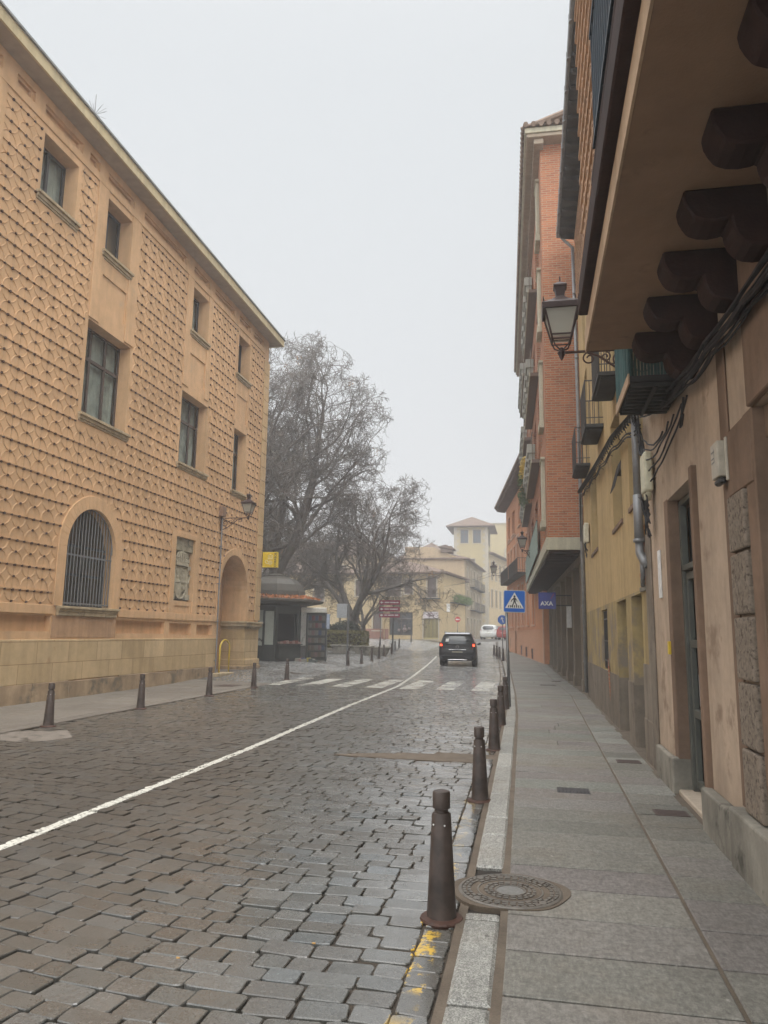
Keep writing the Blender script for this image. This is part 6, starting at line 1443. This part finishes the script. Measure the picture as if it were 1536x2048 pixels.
mb = MB(); mb.lathe([(.0, -.01), (.3, -.01), (.32, .0), (.3, .01), (.0, .01)], 24); M8(mb, Matrix.Translation((0, 0, 2.35)) @ Matrix.Rotation(math.pi / 2, 4, 'X')).build('disc', blue, t)
mb = MB(); mb.prism([(-.03, -.2), (.04, -.2), (.04, .05), (.12, .05), (.0, .2), (-.12, .05), (-.03, .05)], -.02, -.012, 0, XZ); M8(mb, Matrix.Translation((0, 0, 2.35)) @ Matrix.Rotation(-.3, 4, 'Y')).build('arrow', mt['white'], t)
t = thing('notice_sign', 'blank grey rectangular sign panel on a pole right of the kiosk', 'sign', (-8.66, 34.75, Tf(-8.6, 34.7)), .0)
mb = MB(); mb.tube([(0, 0, 0), (.02, 0, 2.9)], .045, 10); mb.build('pole', galv, t); mb = MB(); mb.box(-.55, -.04, -.02, .0, 2.25, 2.92); mb.box(-.5, .05, .0, .03, 2.86, 2.9); mb.build('panel', simple('grey panel', (.36, .38, .4), .5), t, bevel=.006)
t = thing('finger_sign', 'stack of three dark red direction boards on a dark pole in the square', 'direction sign', (-9.3, 50.0, Tf(-9.3, 50)))
mb = MB(); mb.tube([(0, 0, 0), (.0, 0, 1.95)], .055, 10); mb.tube([(0, 0, 1.95), (.0, 0, 3.75)], .035, 8); mb.build('pole', mt['iron'], t)
red = simple('dark red sign', (.26, .02, .06), .45); wt = mt['white']
for k, z in enumerate((3.38, 2.93, 2.52)):
    mb = MB(); mb.box(-.95, .48, -.04, -.01, z - .155, z + .155 - .05 * (k == 2)); b_ = mb.build('sign_board', red, t, bevel=.008)
    mb = MB(); mb.prism([(-.9, z), (-.78, z + .09), (-.78, z + .03), (-.68, z + .03), (-.68, z - .03), (-.78, z - .03), (-.78, z - .09)], -.045, -.041, 0, XZ); x = -.58
    while x < .38: L = random.uniform(.03, .08); mb.box(x, x + L, -.045, -.041, z - .035, z + .04); x += L + random.choice([.02, .02, .07])
    mb.build('arrow_and_lettering', wt, b_)
mb = MB(); mb.tube([(0, 0, 0), (0, 0, 3.0)], .035, 8); mb.box(-.2, .2, -.03, -.01, 2.5, 2.95); o = mb.build('sign_pole', galv); o.location = (-12.0, 59.15, Tf(-12, 59)); tag(o, 'thin far pole with small grey plate left of the red direction boards', 'sign pole')
t = thing('round_sign', 'tiny round red and white road sign by the side street corner', 'road sign', (-6.9, 70.5, Tf(-7, 70))); mb = MB(); mb.tube([(0, .03, 0), (0, .03, 2.3)], .03, 6); mb.build('pole', galv, t)
mb = MB(); mb.lathe([(0, -.01), (.26, -.01), (.26, .01), (0, .01)], 16); M8(mb, Matrix.Translation((0, 0, 2.2)) @ Matrix.Rotation(math.pi / 2, 4, 'X')).build('disc', simple('sign red', (.5, .05, .05), .5), t)
mb = MB(); mb.box(-.18, .18, -.02, -.012, 2.15, 2.25); mb.build('white_bar', wt, t)
# ================================================================== cars
def loft(mb, st, m=0):
    k = len(st[0]); vs = [p for ring in st for p in ring]; fs = []
    for i in range(len(st) - 1):
        for j in range(k): a = (j + 1) % k; fs.append((i * k + j, i * k + a, (i + 1) * k + a, (i + 1) * k + j))
    fs.append(tuple(range(k))[::-1]); fs.append(tuple(range((len(st) - 1) * k, len(st) * k))); mb.add(vs, fs, m)
def paint(name, col, rough=.38): 
    m, nt, b = new_mat(name, rough, .2, 0); b.inputs['Base Color'].default_value = (*col, 1); b.inputs['Specular IOR Level'].default_value = .15; b.inputs['Coat Weight'].default_value = .03; b.inputs['Coat Roughness'].default_value = .06; return m
carglass = simple('car glass', (.035, .04, .045), .08, .9, 0, .2, 3, 0)
def car(name, label, loc, rz, body, W=1.76, H=1.62, L=4.3, lights=False, sticker=False, group=None):
    """rear bumper at local y = 0, nose at y = L"""
    t = thing(name, label, 'car', loc, rz, group); w_ = W / 2
    def ring(y, zb, zbelt, zt, wl, wt_, wb=None):
        wb = wb or wl * .93; h = [(wb * .6, zb), (wb, zb + .04), (wl, zb + .2), (wl, (zb + .2 + zbelt) / 2), (wl * .985, zbelt - .04), (wl * .95, zbelt), (wt_ + (wl * .95 - wt_) * .3, zbelt + (zt - zbelt) * .72), (wt_ * .97, zt - .05), (wt_ * .8, zt - .005), (wt_ * .35, zt + .012)]
        return [(x, y, z) for x, z in h] + [(-x, y, z) for x, z in h[::-1]]
    b = H - .62; st = [ring(0.0, .32, .5, .62, w_ * .84, w_ * .7), ring(.05, .26, .62, .74, w_ * .93, w_ * .8), ring(.12, .24, .78, .86, w_ * .965, w_ * .82), ring(.16, .24, .94, 1.02, w_ * .985, w_ * .82), ring(.24, .24, 1.0, H - .36, w_, w_ * .79), ring(.33, .24, 1.01, H - .1, w_, w_ * .74), ring(.5, .24, 1.01, H - .03, w_, w_ * .73), ring(1.4, .22, 1.0, H, w_, w_ * .74), ring(2.4, .22, .98, H - .04, w_, w_ * .73), ring(2.95, .22, .96, H - .2, w_, w_ * .74), ring(3.5, .22, .93, 1.0, w_ * .99, w_ * .8), ring(4.05, .24, .78, .86, w_ * .95, w_ * .8), ring(L, .3, .6, .68, w_ * .8, w_ * .68)]
    mb = MB(); loft(mb, st); o = mb.build('body', body, t, smooth=True); md = o.modifiers.new('s', 'SUBSURF'); md.levels = 1; md.render_levels = 2
    # rear window, side windows, windscreen
    mb = MB(); zr0, zr1 = 1.06, H - .17
    yr = lambda z: float(np.interp(z, [.94, 1.0, H - .36, H - .1], [.1, .17, .22, .34])) - .012
    n = 6; V_ = []
    for i in range(n + 1):
        z = zr0 + (zr1 - zr0) * i / n; hw = w_ * .8 * (1 - .17 * i / n)
        for j in range(9): s = -1 + 2 * j / 8; V_.append((hw * s, yr(z) + .05 * s * s * s * s, z))
    mb.add(V_, [(i * 9 + j, i * 9 + j + 1, (i + 1) * 9 + j + 1, (i + 1) * 9 + j) for i in range(n) for j in range(8)]); mb.build('rear_window', carglass, t, smooth=True)
    for s in (-1, 1):
        mb = MB(); mb.add([(s * w_ * .955, .5, 1.04), (s * w_ * .955, 3.1, 1.0), (s * w_ * .8, 2.75, H - .2), (s * w_ * .775, .62, H - .16)], [(0, 1, 2, 3)]); mb.build('side_window', carglass, t)
        mb = MB(); mb.lathe([(.0, -.11), (.2, -.11), (.31, -.1), (.325, -.05), (.325, .05), (.31, .1), (.2, .11), (.0, .11)], 20)
        for yy in (.82, L - .85):
            m2 = MB(); m2.v = list(mb.v); m2.f = list(mb.f); m2.m = list(mb.m); whl = M8(m2, Matrix.Translation((s * (w_ - .125), yy, .325)) @ Matrix.Rotation(math.pi / 2, 4, 'Y')).build('wheel', mt['rubber'], t)
            m3 = MB(); m3.lathe([(.0, .0), (.19, .0), (.2, .02), (.0, .03)], 14); M8(m3, Matrix.Translation((s * (w_ - .02), yy, .325)) @ Matrix.Rotation(s * math.pi / 2, 4, 'Y')).build('rim', mt['grey_metal'], whl)
        mb = MB(); mb.hexa([(s * (w_ - .02), 2.78, .98), (s * (w_ + .17), 2.8, 1.0), (s * (w_ + .17), 2.92, 1.0), (s * (w_ - .02), 2.95, .98), (s * (w_ + .01), 2.78, 1.06), (s * (w_ + .17), 2.8, 1.15), (s * (w_ + .17), 2.92, 1.15), (s * (w_ + .01), 2.95, 1.06)]); mb.build('mirror', mt['black'] if lights else body, t, bevel=.03, seg=2)
        lm = lights and emit('brake light', (1.0, .07, .02), 5.0, (.8, .05, .03)); red_ = simple('tail lamp red', (.3, .02, .015), .2, .6)
        x0, x1 = s * w_ * .78, s * w_ * .985
        mb = MB(); mb.hexa([(x0, .09, .78), (x1, .2, .8), (x1, .3, .8), (x0, .15, .78), (x0 * 1.03, .165, 1.1), (x1 * .965, .27, 1.12), (x1 * .965, .36, 1.12), (x0 * 1.03, .22, 1.1)]); tl = mb.build('tail_light', red_, t, bevel=.012, seg=2)
        if lights:
            mb = MB(); c = (s * w_ * .87, .168, 1.0); mb.lathe([(0, .03), (.045, .02), (.052, 0), (.045, -.02), (0, -.03)], 12); M8(mb, Matrix.Translation(c) @ Matrix.Rotation(math.pi / 2, 4, 'X')).build('lit_bulb', lm, tl)
    mb = MB(); mb.box(-w_ * .45, w_ * .45, .075, .11, .775, .8); mb.build('chrome_strip', simple('chrome', (.7, .7, .7), .15, .8, .9), t, bevel=.005)
    mb = MB(); mb.box(-.26, .26, .02, .06, .6, .7); mb.build('number_plate', simple('plate', (.5, .46, .33), .5), t, bevel=.004)
    mb = MB(); mb.tube([(.07 * math.cos(a), .112, .93 + .07 * math.sin(a)) for a in [6.283 * i / 16 for i in range(17)]], .009, 5); mb.box(-.06, .06, .105, .118, .922, .938); mb.build('emblem', mt['grey_metal'], t)
    mb = MB(); mb.tube([(0, .13, 1.04), (-.1, .13, 1.06), (-.55, .15, 1.05)], .012, 5); mb.build('wiper', mt['black'], t)
    mb = MB(); mb.hexa([(-w_ * .82, .0, .3), (w_ * .82, .0, .3), (w_ * .86, .3, .26), (-w_ * .86, .3, .26), (-w_ * .88, -.012, .52), (w_ * .88, -.012, .52), (w_ * .93, .3, .5), (-w_ * .93, .3, .5)]); mb.build('bumper', body, t, bevel=.03, seg=3)
    if lights:
        for s in (-1, 1): mb = MB(); mb.tube([(s * w_ * .72, .55, H - .02), (s * w_ * .72, 2.2, H + .02)], .018, 6); mb.build('roof_rail', mt['grey_metal'], t)
        mb = MB(); mb.hexa([(-w_ * .68, .2, H - .1), (w_ * .68, .2, H - .1), (w_ * .68, .45, H - .05), (-w_ * .68, .45, H - .05), (-w_ * .66, .22, H - .06), (w_ * .66, .22, H - .06), (w_ * .66, .45, H - .01), (-w_ * .66, .45, H - .01)]); mb.build('spoiler', simple('silver spoiler', (.35, .36, .38), .3, .6, .5), t, bevel=.01)
        mb = MB(); mb.tube([(-.02, .5, H), (-.02, .45, H + .1)], .008, 5); mb.build('antenna', mt['black'], t)
        mb = MB(); mb.tube([(-w_ * .5, .0, .31), (-.2, -.02, .325), (.2, -.02, .325), (w_ * .5, .0, .31)], .014, 5); mb.build('lower_trim', simple('bright trim', (.7, .7, .7), .2, .8, .5), t)
    if sticker: mb = MB(); mb.add([(-.58, .165, 1.17), (-.42, .152, 1.17), (-.4, .178, 1.31), (-.55, .19, 1.31)], [(0, 1, 2, 3)]); mb.build('sticker', mt['white'], t)
    return t
car('black_minivan', 'black people carrier driving away with both brake lights lit', (-3.57, 36.2, Tf(-3.57, 37)), .05, paint('black paint car', (.012, .012, .014)), 1.8, 1.63, 4.4, True, True)
car('white_car', 'pale silver-white car parked at the entrance of the side street', (-4.75, 82.0, Tf(-4.7, 84)), -.06, paint('white car paint', (.55, .57, .56)), 1.85, 1.62, 4.3, group='cars parked up the side street')
car('dark_car', 'dark grey car parked just beyond the pale car', (-4.0, 88.5, Tf(-4, 90)), -.1, paint('dark grey car paint', (.06, .065, .07)), 1.75, 1.5, 4.2, group='cars parked up the side street')
car('red_car', 'small red car half hidden behind the corner of the orange house', (-3.0, 80.0, Tf(-3, 82)), -.25, paint('red car paint', (.25, .03, .025)), 1.7, 1.5, 4.0, group='cars parked up the side street')
# overhead wires between the far houses
mb = MB(); mb.tube(catline((-8.3, 76, 6.6), (-1.9, 58, 6.6), .25, 16), .012, 4); mb.tube(catline((-8.4, 72, 6.2), (-1.9, 60, 7.2), .3, 16), .01, 4); o = mb.build('overhead_wires', mt['cable']); tag(o, 'thin dark wires strung across the far street from the corner house', 'wires')
mb = MB()
for x, y_, k in ((-1.75, 3.68, 0), (-1.15, 4.0, 1)):
    mb.box(x, x + .018, y_, y_ + .006, .006, .012)
o = mb.build('cigarette_butts', simple('butt', (.6, .35, .12), .8)); tag(o, 'two tiny cigarette butts lying on the near cobbles', 'litter')
# ================================================================== fog
hz = bpy.data.materials.new('haze'); hz.use_nodes = True; nt = hz.node_tree; nt.nodes.clear(); o_ = N_(nt, 'ShaderNodeOutputMaterial'); v_ = N_(nt, 'ShaderNodeVolumePrincipled')
v_.inputs['Color'].default_value = (.88, .9, .93, 1); v_.inputs['Density'].default_value = .0033; v_.inputs['Anisotropy'].default_value = .2
nt.links.new(v_.outputs[0], o_.inputs['Volume'])
mb = MB(); mb.box(-62, 40, -30, 150, -1.5, 27); o = mb.build('haze', hz); tag(o, kind='stuff')
